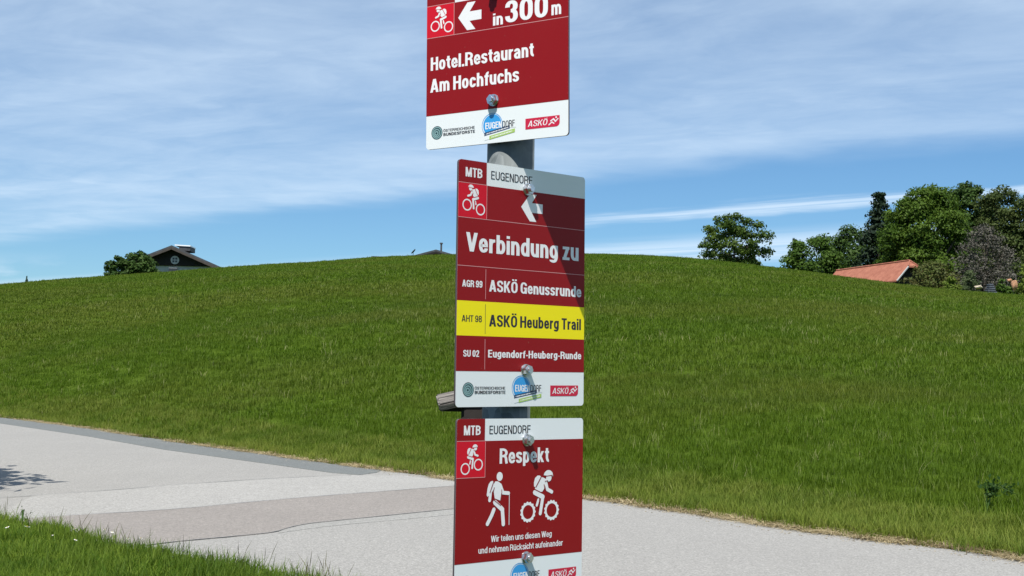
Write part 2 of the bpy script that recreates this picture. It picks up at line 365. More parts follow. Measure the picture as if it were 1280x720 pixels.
def scatter(name, pts, protos, label, smin=0.8, smax=1.25, scl=None, **k):
    """points carrying random turn, tilt and size; a Geometry Nodes modifier puts a tuft on each"""
    col = bpy.data.collections.new(name + '_tufts')
    for p in protos: col.objects.link(p)
    me = bpy.data.meshes.new(name); N = len(pts)
    me.vertices.add(N); me.vertices.foreach_set('co', np.asarray(pts, np.float32).ravel())
    at_r = me.attributes.new('turn', 'FLOAT_VECTOR', 'POINT'); rr = np.zeros((N, 3), np.float32)
    rr[:, 0] = rng.normal(0, .08, N); rr[:, 1] = rng.normal(0, .08, N); rr[:, 2] = rng.random(N) * 6.283
    at_r.data.foreach_set('vector', rr.ravel())
    s = rng.uniform(smin, smax, N) * (1 if scl is None else scl)
    me.attributes.new('size', 'FLOAT', 'POINT').data.foreach_set('value', s.astype(np.float32))
    me.attributes.new('pick', 'INT', 'POINT').data.foreach_set('value', rng.integers(0, len(protos), N).astype(np.int32))
    o = bpy.data.objects.new(name, me); C.objects.link(o)
    g = bpy.data.node_groups.new(name + '_scatter', 'GeometryNodeTree')
    g.interface.new_socket('Geometry', in_out='INPUT', socket_type='NodeSocketGeometry')
    g.interface.new_socket('Geometry', in_out='OUTPUT', socket_type='NodeSocketGeometry')
    gi = g.nodes.new('NodeGroupInput'); go = g.nodes.new('NodeGroupOutput')
    m2p = g.nodes.new('GeometryNodeMeshToPoints'); iop = g.nodes.new('GeometryNodeInstanceOnPoints')
    ci = g.nodes.new('GeometryNodeCollectionInfo'); ci.inputs['Collection'].default_value = col
    ci.inputs['Separate Children'].default_value = True; ci.inputs['Reset Children'].default_value = True
    def attr(nm, ty):
        a = g.nodes.new('GeometryNodeInputNamedAttribute'); a.data_type = ty; a.inputs[0].default_value = nm
        return [q for q in a.outputs if q.enabled][0]
    e2r = g.nodes.new('FunctionNodeEulerToRotation')
    L = g.links.new
    L(gi.outputs[0], m2p.inputs[0]); L(m2p.outputs[0], iop.inputs['Points']); L(ci.outputs[0], iop.inputs['Instance'])
    iop.inputs['Pick Instance'].default_value = True
    L(attr('pick', 'INT'), iop.inputs['Instance Index']); L(attr('turn', 'FLOAT_VECTOR'), e2r.inputs[0])
    L(e2r.outputs[0], iop.inputs['Rotation']); L(attr('size', 'FLOAT'), iop.inputs['Scale']); L(iop.outputs[0], go.inputs[0])
    md = o.modifiers.new('scatter', 'NODES'); md.node_group = g
    return tag(o, label=label, kind='stuff', **k)
GA, GB, GP, GP2 = (0.064, 0.118, 0.005), (0.106, 0.170, 0.012), (0.140, 0.160, 0.024), (0.056, 0.092, 0.010)
M['meadow'] = leafy('meadow_grass', GA, GB, GP, 0.12, 0.35, patch2=GP2)
M['verge'] = leafy('verge_grass', (0.115, 0.170, 0.018), (0.22, 0.25, 0.045), (0.08, 0.14, 0.015), 0.8, 0.4)
M['lawn'] = leafy('roadside_grass', (0.050, 0.110, 0.006), (0.170, 0.235, 0.028), (0.035, 0.080, 0.008), 1.2, 0.4)
M['straw'] = leafy('dry_straw', (0.36, 0.29, 0.16), (0.55, 0.46, 0.28), None, trans=0.2)
M['straw_brown'] = leafy('dull_straw', (0.14, 0.10, 0.05), (0.26, 0.20, 0.10), None, trans=0.2)
def polar_pts(d0, d1, dens, ph0=-27, ph1=27, off=1.2):
    """uniform density over the annular sector beyond the road"""
    a0, a1 = R(ph0), R(ph1); N = int(0.5 * (a1 - a0) * (d1 ** 2 - d0 ** 2) * dens)
    D = np.sqrt(rng.random(N) * (d1 ** 2 - d0 ** 2) + d0 ** 2); ph = rng.random(N) * (a1 - a0) + a0
    keep = D > np.interp(ph, PH, DR) + off; D, ph = D[keep], ph[keep]
    x, y = D * np.sin(ph), D * np.cos(ph); return np.stack([x, y, terrain(x, y) + 0.015], 1)
def vary(name, k, *a, **kw): return [tuft(name, *a, **kw) for _ in range(k)]
M['palestem'] = leafy('pale_grass_stem', (0.16, 0.20, 0.05), (0.30, 0.30, 0.12), None, trans=.3)
scatter('pale_stems', polar_pts(10, 30, 5.0), vary('stem', 4, 4, 0.10, 0.19, 0.006, M['palestem'], lean=.5), 'pale grass stems sprinkled over the lower meadow')
scatter('pale_stems', polar_pts(30, 75, 1.6), vary('stem', 4, 5, 0.16, 0.20, 0.014, M['palestem'], lean=.5), 'pale grass stems sprinkled over the upper meadow')
scatter('meadow_grass', polar_pts(9, 26, 55), vary('tuft', 5, 26, 0.16, 0.12, 0.008, M['meadow']), 'short green meadow grass on the near part of the hillside')
scatter('meadow_grass', polar_pts(26, 52, 20), vary('tuft', 5, 34, 0.26, 0.13, 0.015, M['meadow']), 'short green meadow grass across the middle of the hillside')
scatter('meadow_grass', polar_pts(52, 112, 6.5), vary('tuft', 5, 46, 0.46, 0.14, 0.030, M['meadow']), 'short green meadow grass up to the crest of the hill')
def along_line(L, n, w0, w1, ymin=-4, ymax=60, power=1.0):
    """points beside a line, offset w0..w1 to its left"""
    seg = [(L[i], L[i + 1]) for i in range(len(L) - 1) if ymin < L[i].y < ymax]
    le = np.array([(c - a).length / max(4.0, a.length) ** power for a, c in seg]); le /= le.sum()
    idx = rng.choice(len(seg), n, p=le); t = rng.random(n); o = w0 + (w1 - w0) * rng.random(n)
    A = np.array([s[0][:2] for s in seg])[idx]; B = np.array([s[1][:2] for s in seg])[idx]
    d = B - A; nn = np.stack([-d[:, 1], d[:, 0]], 1) / np.linalg.norm(d, axis=1)[:, None]
    p = A + d * t[:, None] + nn * o[:, None]
    return np.concatenate([p, (terrain(p[:, 0], p[:, 1]))[:, None]], 1)
vp = np.concatenate([along_line(rf, 15000, 0.22, 1.7, -4, 60, 0.8), along_line(rf, 1500, 0.02, 0.3, -4, 60, 0.7)])
scatter('verge_grass', vp, vary('tuft', 5, 16, 0.09, 0.17, 0.008, M['verge'], lean=0.5), 'taller yellow-green grass along the far edge of the road')
sp = along_line(rf, 7000, -0.05, 0.30, -4, 60, 0.7)
sp = sp[vnoise(sp[:, 0], sp[:, 1], 1.3, 3) * .6 + vnoise(sp[:, 0], sp[:, 1], 4.0, 4) * .4 > 0.41]
scatter('straw', sp, vary('tuft', 5, 12, 0.07, 0.20, 0.007, M['straw'], flat=True), 'dry mown straw lying along the far road edge')
scatter('dull_straw', along_line(rf, 3200, 0.0, 0.45, -4, 60, 0.7), vary('tuft', 5, 14, 0.09, 0.14, 0.007, M['straw_brown'], flat=True, lean=0.4), 'brownish dead grass behind the straw at the road edge')
M['grit'] = plain('loose_grit', (0.30, 0.27, 0.22), .95, var=.3)
def pebble(name):
    bm = bmesh.new(); bmesh.ops.create_icosphere(bm, subdivisions=1, radius=.011)
    for v in bm.verts: v.co = Vector((v.co.x * random.uniform(.6, 1.3), v.co.y * random.uniform(.6, 1.3), v.co.z * .6 + .006))
    me = bpy.data.meshes.new(name); bm.to_mesh(me); bm.free(); me.materials.append(M['grit']); return bpy.data.objects.new(name, me)
scatter('grit', along_line(rf, 2600, -0.35, 0.05, -2, 45, 1.0), [pebble('pebble') for _ in range(4)], 'loose grit along the far road margin', 0.4, 1.3)
scatter('hay_wisps', along_line(rf, 260, -0.15, 0.35, -2, 45, 1.2), vary('wisp', 4, 5, 0.05, 0.15, 0.006, M['straw_brown'], lean=1.6), 'bent pale hay stems sticking out over the road edge', 0.6, 1.1)
# near verge, in front of the lane
npts = []
nl = np.array([(p.x, p.y) for p in rn])
def near_verge(n, x0, x1, y0, y1):
    x = rng.uniform(x0, x1, n); y = rng.uniform(y0, y1, n)
    ye = np.interp(x, nl[:, 0], nl[:, 1]); k = y < ye - 0.02 + (vnoise(x, y, 2.5, 9) - .5) * 0.15
    x, y = x[k], y[k]; return np.stack([x, y, np.zeros_like(x)], 1)
scatter('roadside_grass', near_verge(11000, -7.5, -0.6, 8.0, 16), [tuft('tuft', 20, 0.10, hh_, ww_, M['lawn'], lean=ll_) for hh_, ww_, ll_ in ((.10, .008, .9), (.13, .007, .7), (.15, .006, .6), (.09, .011, 1.1), (.12, .009, .8), (.17, .0055, .5), (.07, .014, 1.2))], 'lush green grass on the near roadside, lower left')
scatter('roadside_grass', np.concatenate([near_verge(9000, -14, 6, -3, 8.3), near_verge(3500, -16, -7.3, 8, 22)]), vary('tuft', 5, 20, 0.16, 0.14, 0.010, M['lawn'], lean=0.7), 'green grass around the foot of the signpost')
# thin seed stalks standing over the near verge's edge
M['stalk'] = leafy('seed_stalk', (0.06, 0.07, 0.03), (0.12, 0.11, 0.05), None, trans=0.2)
def stalk(name, h):
    V = []; F = []
    for j in range(2):
        az = random.random() * 6.28; x = random.uniform(-.05, .05); y = random.uniform(-.05, .05); hh = h * random.uniform(.6, 1.1); ln = hh * random.uniform(.1, .5)
        for k in range(5):
            t = k / 4; w = 0.0018 if k < 3 else (0.0048 if k == 3 else 0.001)
            cx, cy, z = x + math.cos(az) * ln * t * t, y + math.sin(az) * ln * t * t, hh * t
            b0 = len(V); V += [(cx - w / 2, cy, z), (cx + w / 2, cy, z), (cx, cy + w * 0.8, z)]
            if k:
                for q in range(3): F.append((b0 - 3 + q, b0 - 3 + (q + 1) % 3, b0 + (q + 1) % 3, b0 + q))
    me = bpy.data.meshes.new(name); me.from_pydata(V, [], F); me.materials.append(M['stalk']); return bpy.data.objects.new(name, me)
stp = along_line(rn, 130, -0.40, -0.02, 8.5, 15, 0.0)
scatter('seed_stalks', stp, [stalk('stalk', 0.30) for _ in range(5)], 'thin dark grass stalks standing above the near verge edge', 0.35, 1.0)

# ---------------------------------------------------------------- daisies and weeds
M['petal'] = plain('white_petal', (0.8, 0.8, 0.78), 0.5); M['yolk'] = plain('yellow_centre', (0.6, 0.42, 0.03), 0.6)
M['stem'] = plain('green_stem', (0.06, 0.12, 0.02), 0.6)
def daisy(x, y, s, label):
    r = empty('daisy', (x, y, 0), random.random() * 6, label=label, cat='flower', group='white daisies in the near roadside grass')
    r['category'] = 'flower'
    bm = bmesh.new(); add_tube(bm, [(0, 0, 0), (0.004, 0, 0.09), (0.0, -0.004, 0.17)], [0.0015, 0.0012, 0.0012], 5); bm_obj('stem', bm, M['stem'], r)
    V = [(0, -0.004, 0.172)]; F = []
    n = 14
    for i in range(n):
        a = 6.283 * i / n; c, sn = math.cos(a), math.sin(a); q, p = math.cos(a + .16), math.sin(a + .16); u, v = math.cos(a - .16), math.sin(a - .16)
        b0 = len(V); V += [(u * .6 * s, v * .6 * s - .004, .174), (c * s, sn * s - .004, .178), (q * .6 * s, p * .6 * s - .004, .174)]
        F.append((0, b0, b0 + 1, b0 + 2))
    o = mesh_obj('petals', V, F, M['petal'], r)
    bm = bmesh.new(); bmesh.ops.create_icosphere(bm, subdivisions=1, radius=s * .3)
    for v in bm.verts: v.co = Vector((v.co.x, v.co.y - .004, v.co.z * .5 + .178))
    bm_obj('flower_centre', bm, M['yolk'], r)
    for ch in r.children: ch.rotation_euler = (0.35, 0, 0)
small = 'tiny white daisy open in the grass beside the lane'
for (x, y, s, lb) in [(-4.06, 10.6, .027, 'largest white daisy in the grass at the lower left'), (-4.13, 10.63, .020, 'small white daisy just left of the largest one'),
                      (-4.14, 10.4, .020, 'white daisy at the very left edge of the grass'), (-3.32, 10.50, .016, 'left daisy of the close pair in the middle of the near grass'), (-3.28, 10.45, .016, 'right daisy of the close pair in the middle of the near grass'), (-2.98, 9.98, .016, 'left daisy of the pair nearest the lower right grass edge'),
                      (-2.95, 10.02, .016, 'right daisy of the pair nearest the lower right grass edge'), (-3.44, 9.92, .016, 'lone daisy lowest in the near grass'), (-3.6, 10.20, .010, 'faintest tiny daisy left of the middle pair'), (-3.55, 10.55, .016, 'lone daisy close to the grass edge above the middle pair')]:
    daisy(x, y, s, lb)
def leaf_quads(cs, nrm, size, ratio=0.6):
    """one bent leaf (two triangles) per point"""
    N = len(cs); n = nrm / (np.linalg.norm(nrm, axis=1)[:, None] + 1e-9)
    a = np.cross(n, rng.normal(size=(N, 3))); a /= np.linalg.norm(a, axis=1)[:, None]; c = np.cross(n, a)
    s = size * rng.uniform(0.6, 1.3, N)[:, None]
    v0 = cs - a * s; v1 = cs - c * s * ratio; v2 = cs + a * s - n * s * 0.3; v3 = cs + c * s * ratio
    V = np.stack([v0, v1, v2, v3], 1).reshape(-1, 3)
    F = np.arange(N * 4).reshape(N, 4); return V, F
def np_mesh(name, V, F, mat, parent, rnd=None, **k):
    me = bpy.data.meshes.new(name); me.vertices.add(len(V)); me.vertices.foreach_set('co', V.astype(np.float32).ravel())
    me.loops.add(F.size); me.loops.foreach_set('vertex_index', F.ravel().astype(np.int32))
    me.polygons.add(len(F)); me.polygons.foreach_set('loop_start', np.arange(0, F.size, F.shape[1], dtype=np.int32))
    me.update(calc_edges=True)
    if rnd is not None:
        me.attributes.new('shade', 'FLOAT', 'POINT').data.foreach_set('value', np.repeat(rnd, F.shape[1]).astype(np.float32))
    me.materials.append(mat); o = bpy.data.objects.new(name, me); C.objects.link(o)
    if parent: o.parent = parent
    return tag(o, **k)
M['weed'] = leafy('weed_leaf', (0.022, 0.055, 0.010), (0.05, 0.10, 0.02), attr='shade')
def weed(name, x, y, label, h, spread, n, ls):
    z = float(terrain(x, y)); r = empty(name, (x, y, z), 0, label=label); r['category'] = 'plant'
    bm = bmesh.new(); pts = []
    for j in range(4):
        a = random.uniform(-0.5, 3.6); ex = Vector((math.cos(a) * spread, math.sin(a) * spread * .5, h * random.uniform(.55, 1)))
        mid = Vector((ex.x * .3, ex.y * .3, h * .9)); P_ = [Vector((0, 0, 0)), mid * .6, mid, ex]
        add_tube(bm, P_, [.008, .006, .004, .002], 5)
        for q in range(n // 4):
            t = random.uniform(.35, 1) * 2.999; i = int(t); p = P_[i].lerp(P_[i + 1], t - i); pts.append(p + Vector([random.gauss(0, .04) for _ in range(3)]))
    bm_obj('stem', bm, M['stem'], r)
    cs = np.array(pts); V_, F_ = leaf_quads(cs, rng.normal(size=cs.shape) + np.array([0, 0, 1.0]), ls)
    np_mesh('foliage', V_, F_, M['weed'], r, rng.random(len(cs)))
weed('broadleaf_weed', 5.10, 13.5, 'dark leafy weed arching out of the meadow grass near the right edge', 0.34, 0.28, 150, 0.028)
weed('plantain', -4.50, 11.75, 'dark plantain stalk at the left end of the near verge edge', 0.19, 0.03, 24, 0.010)

# ---------------------------------------------------------------- trees
M['bark'] = plain('bark', (0.07, 0.055, 0.04), 0.9, var=0.4, vscale=4)
FOL = {
    'oak': leafy('oak_leaf', (0.035, 0.070, 0.010), (0.085, 0.130, 0.022), attr='shade', trans=.3),
    'mid': leafy('green_leaf', (0.034, 0.074, 0.010), (0.075, 0.130, 0.018), attr='shade', trans=.25),
    'dark': leafy('dark_leaf', (0.026, 0.056, 0.012), (0.056, 0.098, 0.020), attr='shade', trans=.2),
    'spruce': leafy('spruce_needle', (0.010, 0.022, 0.012), (0.024, 0.042, 0.018), attr='shade', trans=.08),
    'beech': leafy('beech_leaf', (0.040, 0.082, 0.009), (0.092, 0.150, 0.020), attr='shade', trans=.3),
    'olive': leafy('olive_leaf', (0.040, 0.062, 0.016), (0.085, 0.112, 0.030), attr='shade', trans=.25),
    'rust': leafy('rusty_leaf', (0.075, 0.060, 0.020), (0.085, 0.115, 0.028), attr='shade', trans=.25),
    'twig': leafy('grey_twig', (0.060, 0.056, 0.046), (0.120, 0.112, 0.090), attr='shade', trans=.05),
    'lime': leafy('lime_leaf', (0.09, 0.14, 0.02), (0.17, 0.22, 0.035), attr='shade', trans=.35),
    'sage': leafy('sage_leaf', (0.06, 0.085, 0.035), (0.11, 0.14, 0.06), attr='shade', trans=.25),
}
def tree(name, label, cat, base, h, w, kind, shape='round', clumps=40, leaves=7000, ls=0.16, trunk=True, cr=0.20, low=0.12, gap=0.0, depth=0.8, group=None, topbias=0.0, skew=0.0):
    """tapered trunk, limbs to leaf clumps, leaves spread through the clumps"""
    r = empty(name, base, 0, label=label, group=group); r['category'] = cat
    cen = []; rad = []
    def prof(t):
        if shape == 'round': return math.sqrt(max(0, 1 - ((t - 0.42) / 0.60) ** 2)) if t > 0.42 else math.sqrt(max(0, 1 - ((0.42 - t) / 0.52) ** 2))
        if shape == 'dome': return math.sqrt(max(0.0, 1 - t ** 2.2))
        if shape == 'cone': return max(0.03, (1 - t)) ** 0.85
        if shape == 'tall': return math.sqrt(max(0, 1 - (2 * t - 1) ** 2)) ** 0.7
        return 1
    tries = 0
    clumps = int(clumps * 1.7)
    while len(cen) < clumps and tries < 4000:
        tries += 1
        t = random.random() ** (1 - topbias * 0.4); rr = prof(t) * w / 2; a = random.random() * 6.283; q = math.sqrt(random.uniform(.15, 1))
        c_r = w * cr * 1.3 * random.uniform(.6, 1.15) * (0.65 + .35 * prof(t))
        if shape == 'cone': c_r = w * 0.10 * (0.5 + (1 - t))
        rr = max(0.0, rr - c_r * 0.5)
        c = np.array([math.cos(a) * rr * q + skew * t * w, math.sin(a) * rr * q * depth, h * (low + t * (1 - low)) - c_r * 0.45])
        if gap and any(np.linalg.norm((c - o_) * np.array([1, .6, 1])) < gap * (c_r + r0) for o_, r0 in zip(cen, rad)): continue
        cen.append(c); rad.append(c_r)
    cen = np.array(cen); rad = np.array(rad)
    wgt = rad ** 2; idx = rng.choice(len(cen), leaves, p=wgt / wgt.sum())
    d = rng.normal(size=(leaves, 3)); d /= np.linalg.norm(d, axis=1)[:, None]
    d[:, 2] = np.where(rng.random(leaves) < .55, np.abs(d[:, 2]), d[:, 2])
    q = (rng.uniform(.35, 1.08, leaves))[:, None]
    sc = np.array([1, 1, .72]) if shape != 'cone' else np.array([1.5, 1.5, .5])
    pts = cen[idx] + d * rad[idx][:, None] * q * sc
    # ragged sprays that stick out of the clumps
    nrm = d * 1.0 + rng.normal(size=(leaves, 3)) * .55 + np.array([0, 0, .35])
    V_, F_ = leaf_quads(pts, nrm, ls * 1.35, 0.55)
    shade = np.clip(0.5 + rng.normal(0, .22, leaves) + (rng.random(len(cen))[idx] - .5) * .6, 0, 1)
    np_mesh('crown', V_, F_, FOL[kind], r, shade)
    if trunk:
        bm = bmesh.new(); tr = max(.04, h * 0.022)
        tops = h * (.9 if shape in ('cone',) else .6)
        sw = random.uniform(-.03, .03) * h
        add_tube(bm, [(0, 0, -0.6), (0, 0, h * .12), (sw * .5, 0, tops * .5), (sw, 0, tops)], [tr * 1.3, tr, tr * .7, tr * .25], 8)
        for c, r0 in list(zip(cen, rad))[:26]:
            z0 = min(tops * .85, max(h * low, c[2] * .55)); s0 = Vector((sw * z0 / tops, 0, z0)); c = Vector(c)
            add_tube(bm, [s0, s0.lerp(c, .5) + Vector((0, 0, -.04 * h)), c], [tr * .4, tr * .26, tr * .08], 5)
        bm_obj('trunk', bm, M['bark'], r, smooth=True)
    return r
def ttree(name, label, cat, pxc, ytop, ybase, wpx, D, kind, sink=2.2, **k):
    """tree standing behind the crest: its top shows at ytop; its foot is on the ground there"""
    top = at(pxc, ytop, D); z0 = float(terrain(top.x, top.y)); h = top.z - z0
    return tree(name, label, cat, (top.x, top.y, z0), h, wpx / 1567.4 * D, kind, **k)
G = 'trees behind the right shoulder of the hill'
ttree('oak_tree', 'solitary open-crowned broadleaf tree on the crest, sky showing through its gaps', 'tree', 918, 268, 330, 96, 112, 'oak', shape='round', clumps=22, leaves=8500, ls=.105, cr=.115, gap=.62, low=.06)
ttree('broadleaf_tree', 'low dark green tree next right of the solitary crest tree', 'tree', 998, 302, 336, 70, 136, 'mid', shape='dome', clumps=26, leaves=11000, ls=.12, cr=.17, low=.0, group=G)
ttree('broadleaf_tree', 'bushy mid green tree left of the dark blue-green one, behind the meadow crest', 'tree', 1030, 291, 340, 104, 141, 'mid', shape='dome', clumps=30, leaves=17000, ls=.12, cr=.14, low=.0, group=G)
ttree('broadleaf_tree', 'dark blue-green tree directly left of the tall spruce', 'tree', 1068, 281, 342, 104, 148, 'dark', shape='round', clumps=30, leaves=19000, ls=.13, cr=.14, low=.0, group=G)
ttree('broadleaf_tree', 'low green treetop above the left end of the red tiled roof', 'tree', 1058, 304, 342, 110, 150, 'mid', shape='dome', clumps=22, leaves=4500, ls=.12, cr=.18, low=.05, group=G)
ttree('spruce_tree', 'tall dark pointed spruce left of the big rounded tree', 'tree', 1099, 239, 345, 112, 139, 'spruce', shape='cone', clumps=120, leaves=17000, ls=.15, low=.06, group=G)
ttree('spruce_tree', 'slim spruce tip poking up beside the low dark green tree', 'tree', 993, 297, 336, 26, 137, 'spruce', shape='cone', clumps=50, leaves=1800, ls=.12, low=.06, group=G)
ttree('beech_tree', 'big rounded bright green tree above the red tiled roof', 'tree', 1157, 231, 345, 128, 130, 'beech', shape='round', clumps=110, leaves=60000, ls=.12, cr=.115, low=.0, gap=.0, depth=1.0, group=G)
ttree('beech_tree', 'lower bright green bough-tree right behind the red tiled roof', 'tree', 1150, 283, 345, 124, 133, 'beech', shape='dome', clumps=80, leaves=34000, ls=.125, cr=.12, low=.02, group=G)
ttree('spruce_tree', 'broad dark evergreen rising right of the big rounded tree', 'tree', 1208, 226, 350, 92, 138, 'dark', shape='round', clumps=90, leaves=32000, ls=.135, cr=.13, low=.0, group=G)
ttree('broadleaf_tree', 'dark tree filling the gap below the broad evergreen', 'tree', 1200, 268, 350, 66, 134, 'dark', shape='round', clumps=40, leaves=8500, ls=.14, cr=.16, low=.0, group=G)
ttree('broadleaf_tree', 'dark green tree forming the backdrop behind the airy olive tree', 'tree', 1240, 256, 355, 124, 152, 'dark', shape='dome', clumps=90, leaves=34000, ls=.15, cr=.13, low=.0, group=G)
ttree('willow_tree', 'airy olive green tree with see-through top near the right edge', 'tree', 1250, 233, 355, 104, 134, 'olive', shape='round', clumps=90, leaves=24000, ls=.11, cr=.11, low=.0, group=G)
ttree('broadleaf_tree', 'olive tree cut off by the right edge of the photo', 'tree', 1292, 238, 360, 100, 130, 'olive', shape='round', clumps=80, leaves=20000, ls=.14, cr=.15, low=.0, group=G)
ttree('bare_shrub', 'large greyish twiggy shrub with hardly any leaves, right of the rusty bush', 'shrub', 1230, 278, 360, 104, 119, 'twig', shape='dome', clumps=80, leaves=13000, ls=.075, cr=.13, low=.05, gap=.2)
ttree('bush', 'rusty green spreading bush right of the red tiled roof', 'shrub', 1166, 326, 356, 82, 113.5, 'rust', shape='dome', clumps=34, leaves=5200, ls=.10, cr=.15, low=.05)
ttree('bush', 'small lime green bush at the foot of the rusty bush', 'shrub', 1188, 345, 360, 30, 109, 'lime', shape='dome', clumps=14, leaves=1500, ls=.08, cr=.2, low=.05)
ttree('bush', 'sage green weeping bush between the lime bush and the board stack', 'shrub', 1212, 338, 361, 34, 110, 'sage', shape='dome', clumps=20, leaves=2200, ls=.08, cr=.18, low=.05)
ttree('bush', 'fresh green bush at the right edge beside the clay-coloured boulder', 'shrub', 1284, 330, 366, 36, 110, 'lime', shape='dome', clumps=22, leaves=2600, ls=.09, cr=.2, low=.05)
ttree('bush', 'low dark green bush between board stack and boulder', 'shrub', 1254, 346, 364, 22, 110, 'mid', shape='dome', clumps=12, leaves=1300, ls=.08, cr=.2, low=.05)
# left side
ttree('bush', 'dark leafy bush with upright tips left of the dark-gabled chalet', 'shrub', 174, 314, 343, 50, 116, 'dark', shape='round', clumps=34, leaves=6200, ls=.11, cr=.15, low=.0, gap=.4, topbias=.2)
ttree('bush', 'smaller leafy bush at the far left beside the chalet bush', 'shrub', 146, 319, 345, 34, 115, 'dark', shape='round', clumps=20, leaves=3300, ls=.11, cr=.17, low=.0, gap=.4)
ttree('sapling', 'tiny lone sapling on the skyline near the left edge', 'tree', 33.5, 345.5, 352, 6, 106, 'dark', shape='cone', clumps=14, leaves=260, ls=.06, low=.1)
tree('broadleaf_tree', 'roadside tree left of the frame, its dark crown shadow falling on the lane', 'tree', (-10.95, 13.9, 0), 6.6, 7.7, 'mid', shape='round', clumps=180, leaves=80000, ls=.13, cr=.14, low=.12)

# ---------------------------------------------------------------- houses
M['darkwood'] = plain('dark_stained_boards', (0.010, 0.007, 0.006), 0.9, var=.3, vscale=3)
M['verge_board'] = plain('weathered_verge_board', (0.050, 0.040, 0.032), 0.8, var=.2, vscale=2)
M['rooftile'] = plain('dark_grey_roof_tiles', (0.045, 0.047, 0.052), 0.7, var=.3, vscale=2)
M['render'] = plain('pale_grey_render', (0.36, 0.37, 0.36), 0.9, var=.08, vscale=1)
M['glass'] = plain('window_glass', (0.035, 0.04, 0.045), 0.3, spec=0.4)
M['whitemetal'] = plain('white_metal', (0.8, 0.82, 0.85), 0.25)
M['whiteframe'] = plain('pale_window_frame', (0.42, 0.42, 0.42), 0.6)
def tiles_mat(name, ca, cb):
    m, n = new_mat(name); p = n.n('ShaderNodeBsdfPrincipled'); o = n.n('ShaderNodeOutputMaterial'); n.l(p.outputs[0], o.inputs[0])
    uv = n.n('ShaderNodeTexCoord').outputs['Object']
    wv = n.n('ShaderNodeTexWave', wave_type='BANDS', bands_direction='Y'); n.l(uv, wv.inputs['Vector']); wv.inputs['Scale'].default_value = 1.1; wv.inputs['Distortion'].default_value = 0.4
    c = n.mix(n.mr(n.noise(uv, 1.6, 5, .7), .3, .7), ca, cb); c = n.mix(n.m('MULTIPLY', n.mr(wv.outputs['Fac'], .2, .0), .4), c, tuple(x * .5 for x in ca))
    n.l(c, p.inputs['Base Color']); p.inputs['Roughness'].default_value = .8
    return m
M['redtile'] = tiles_mat('red_clay_tiles', (0.25, 0.080, 0.045), (0.36, 0.135, 0.080))
def slab(bm, A, B, C_, D_, th):
    """roof slab: four top corners, thickness downwards"""
    t = [bm.verts.new(p) for p in (A, B, C_, D_)]; u = [bm.verts.new(Vector(p) - Vector((0, 0, th))) for p in (A, B, C_, D_)]
    bm.faces.new(t); bm.faces.new(u[::-1])
    for i in range(4): bm.faces.new((t[i], u[i], u[(i + 1) % 4], t[(i + 1) % 4]))
def gable_house(name, label, apex, rz, hw, slope_l, slope_r, length, base_z, over=0.5, over_f=.8, roofmat='rooftile', wood_h=None, th=.22, wallmat='render'):
    """gable front faces local -Y; apex = world point of the front ridge end"""
    r = empty(name, (apex.x, apex.y, base_z), rz, label=label); r['category'] = 'house'
    H = apex.z - base_z
    el, er = H - slope_l * (hw + over), H - slope_r * (hw + over)
    bm = bmesh.new(); slab(bm, (0, 0, H), (0, length, H), (-(hw + over), length, el), (-(hw + over), 0, el), th); bm_obj('roof', bm, M[roofmat], r)
    bm = bmesh.new(); slab(bm, (0.002, length, H), (0.002, 0, H), (hw + over, 0, er), (hw + over, length, er), th); bm_obj('roof', bm, M[roofmat], r)
    # verge boards just in front of the slabs
    for s, e in ((-1, el), (1, er)):
        bm = bmesh.new(); x1 = s * (hw + over * .9)
        zz = lambda x: H - (slope_l if s < 0 else slope_r) * abs(x)
        q = [(s * .003, -.06, H - .20), (x1, -.06, zz(x1) - .20), (x1, -.06, zz(x1) - .42), (s * .003, -.06, H - .42)]
        a = [bm.verts.new(p) for p in q]; c = [bm.verts.new((p[0], -.004, p[2])) for p in q]
        bm.faces.new(a); bm.faces.new(c[::-1])
        for i in range(4): bm.faces.new((a[i], c[i], c[(i + 1) % 4], a[(i + 1) % 4]))
        bm_obj('verge_board', bm, M['verge_board'], r)
    wl, wr = H - slope_l * hw - th, H - slope_r * hw - th; wy = over_f
    split = wood_h if wood_h is not None else min(wl, wr)
    # upper boarded gable
    bm = bmesh.new(); f_ = []
    sl_ = (H - th - split) / slope_l; sr_ = (H - th - split) / slope_r
    q = [(-min(sl_, hw), wy, split), (min(sr_, hw), wy, split), (min(sr_, hw), wy, max(split, wr) + .0), (0, wy, H - th - .02), (-min(sl_, hw), wy, max(split, wl))]
    q2 = []
    for p in q:
        if not q2 or (Vector(p) - Vector(q2[-1])).length > .02: q2.append(p)
    a = [bm.verts.new(p) for p in q2]; c = [bm.verts.new((p[0], length - .6, p[2])) for p in q2]
    bm.faces.new(a); bm.faces.new(c[::-1])
    for i in range(len(a)): bm.faces.new((a[i], c[i], c[(i + 1) % len(a)], a[(i + 1) % len(a)]))
    bm_obj('gable_boarding', bm, M['darkwood'], r)
    bm = bmesh.new(); add_box(bm, (0, (length + wy) / 2 + .1, split / 2 - .51), (2 * hw - .1, length - wy - .3, split + 1.0 - .01)); bm_obj('wall', bm, M[wallmat], r)
    return r, H, wy
ap = at(214.5, 306.5, 125)
zb = float(terrain(ap.x, ap.y + 4)) - .3
ch, H, wy = gable_house('chalet', 'chalet with dark boarded gable and round window behind the left crest', ap, R(3), 4.35, .42, .42, 12, zb, over=.75, wood_h=ap.z - zb - 1.98)
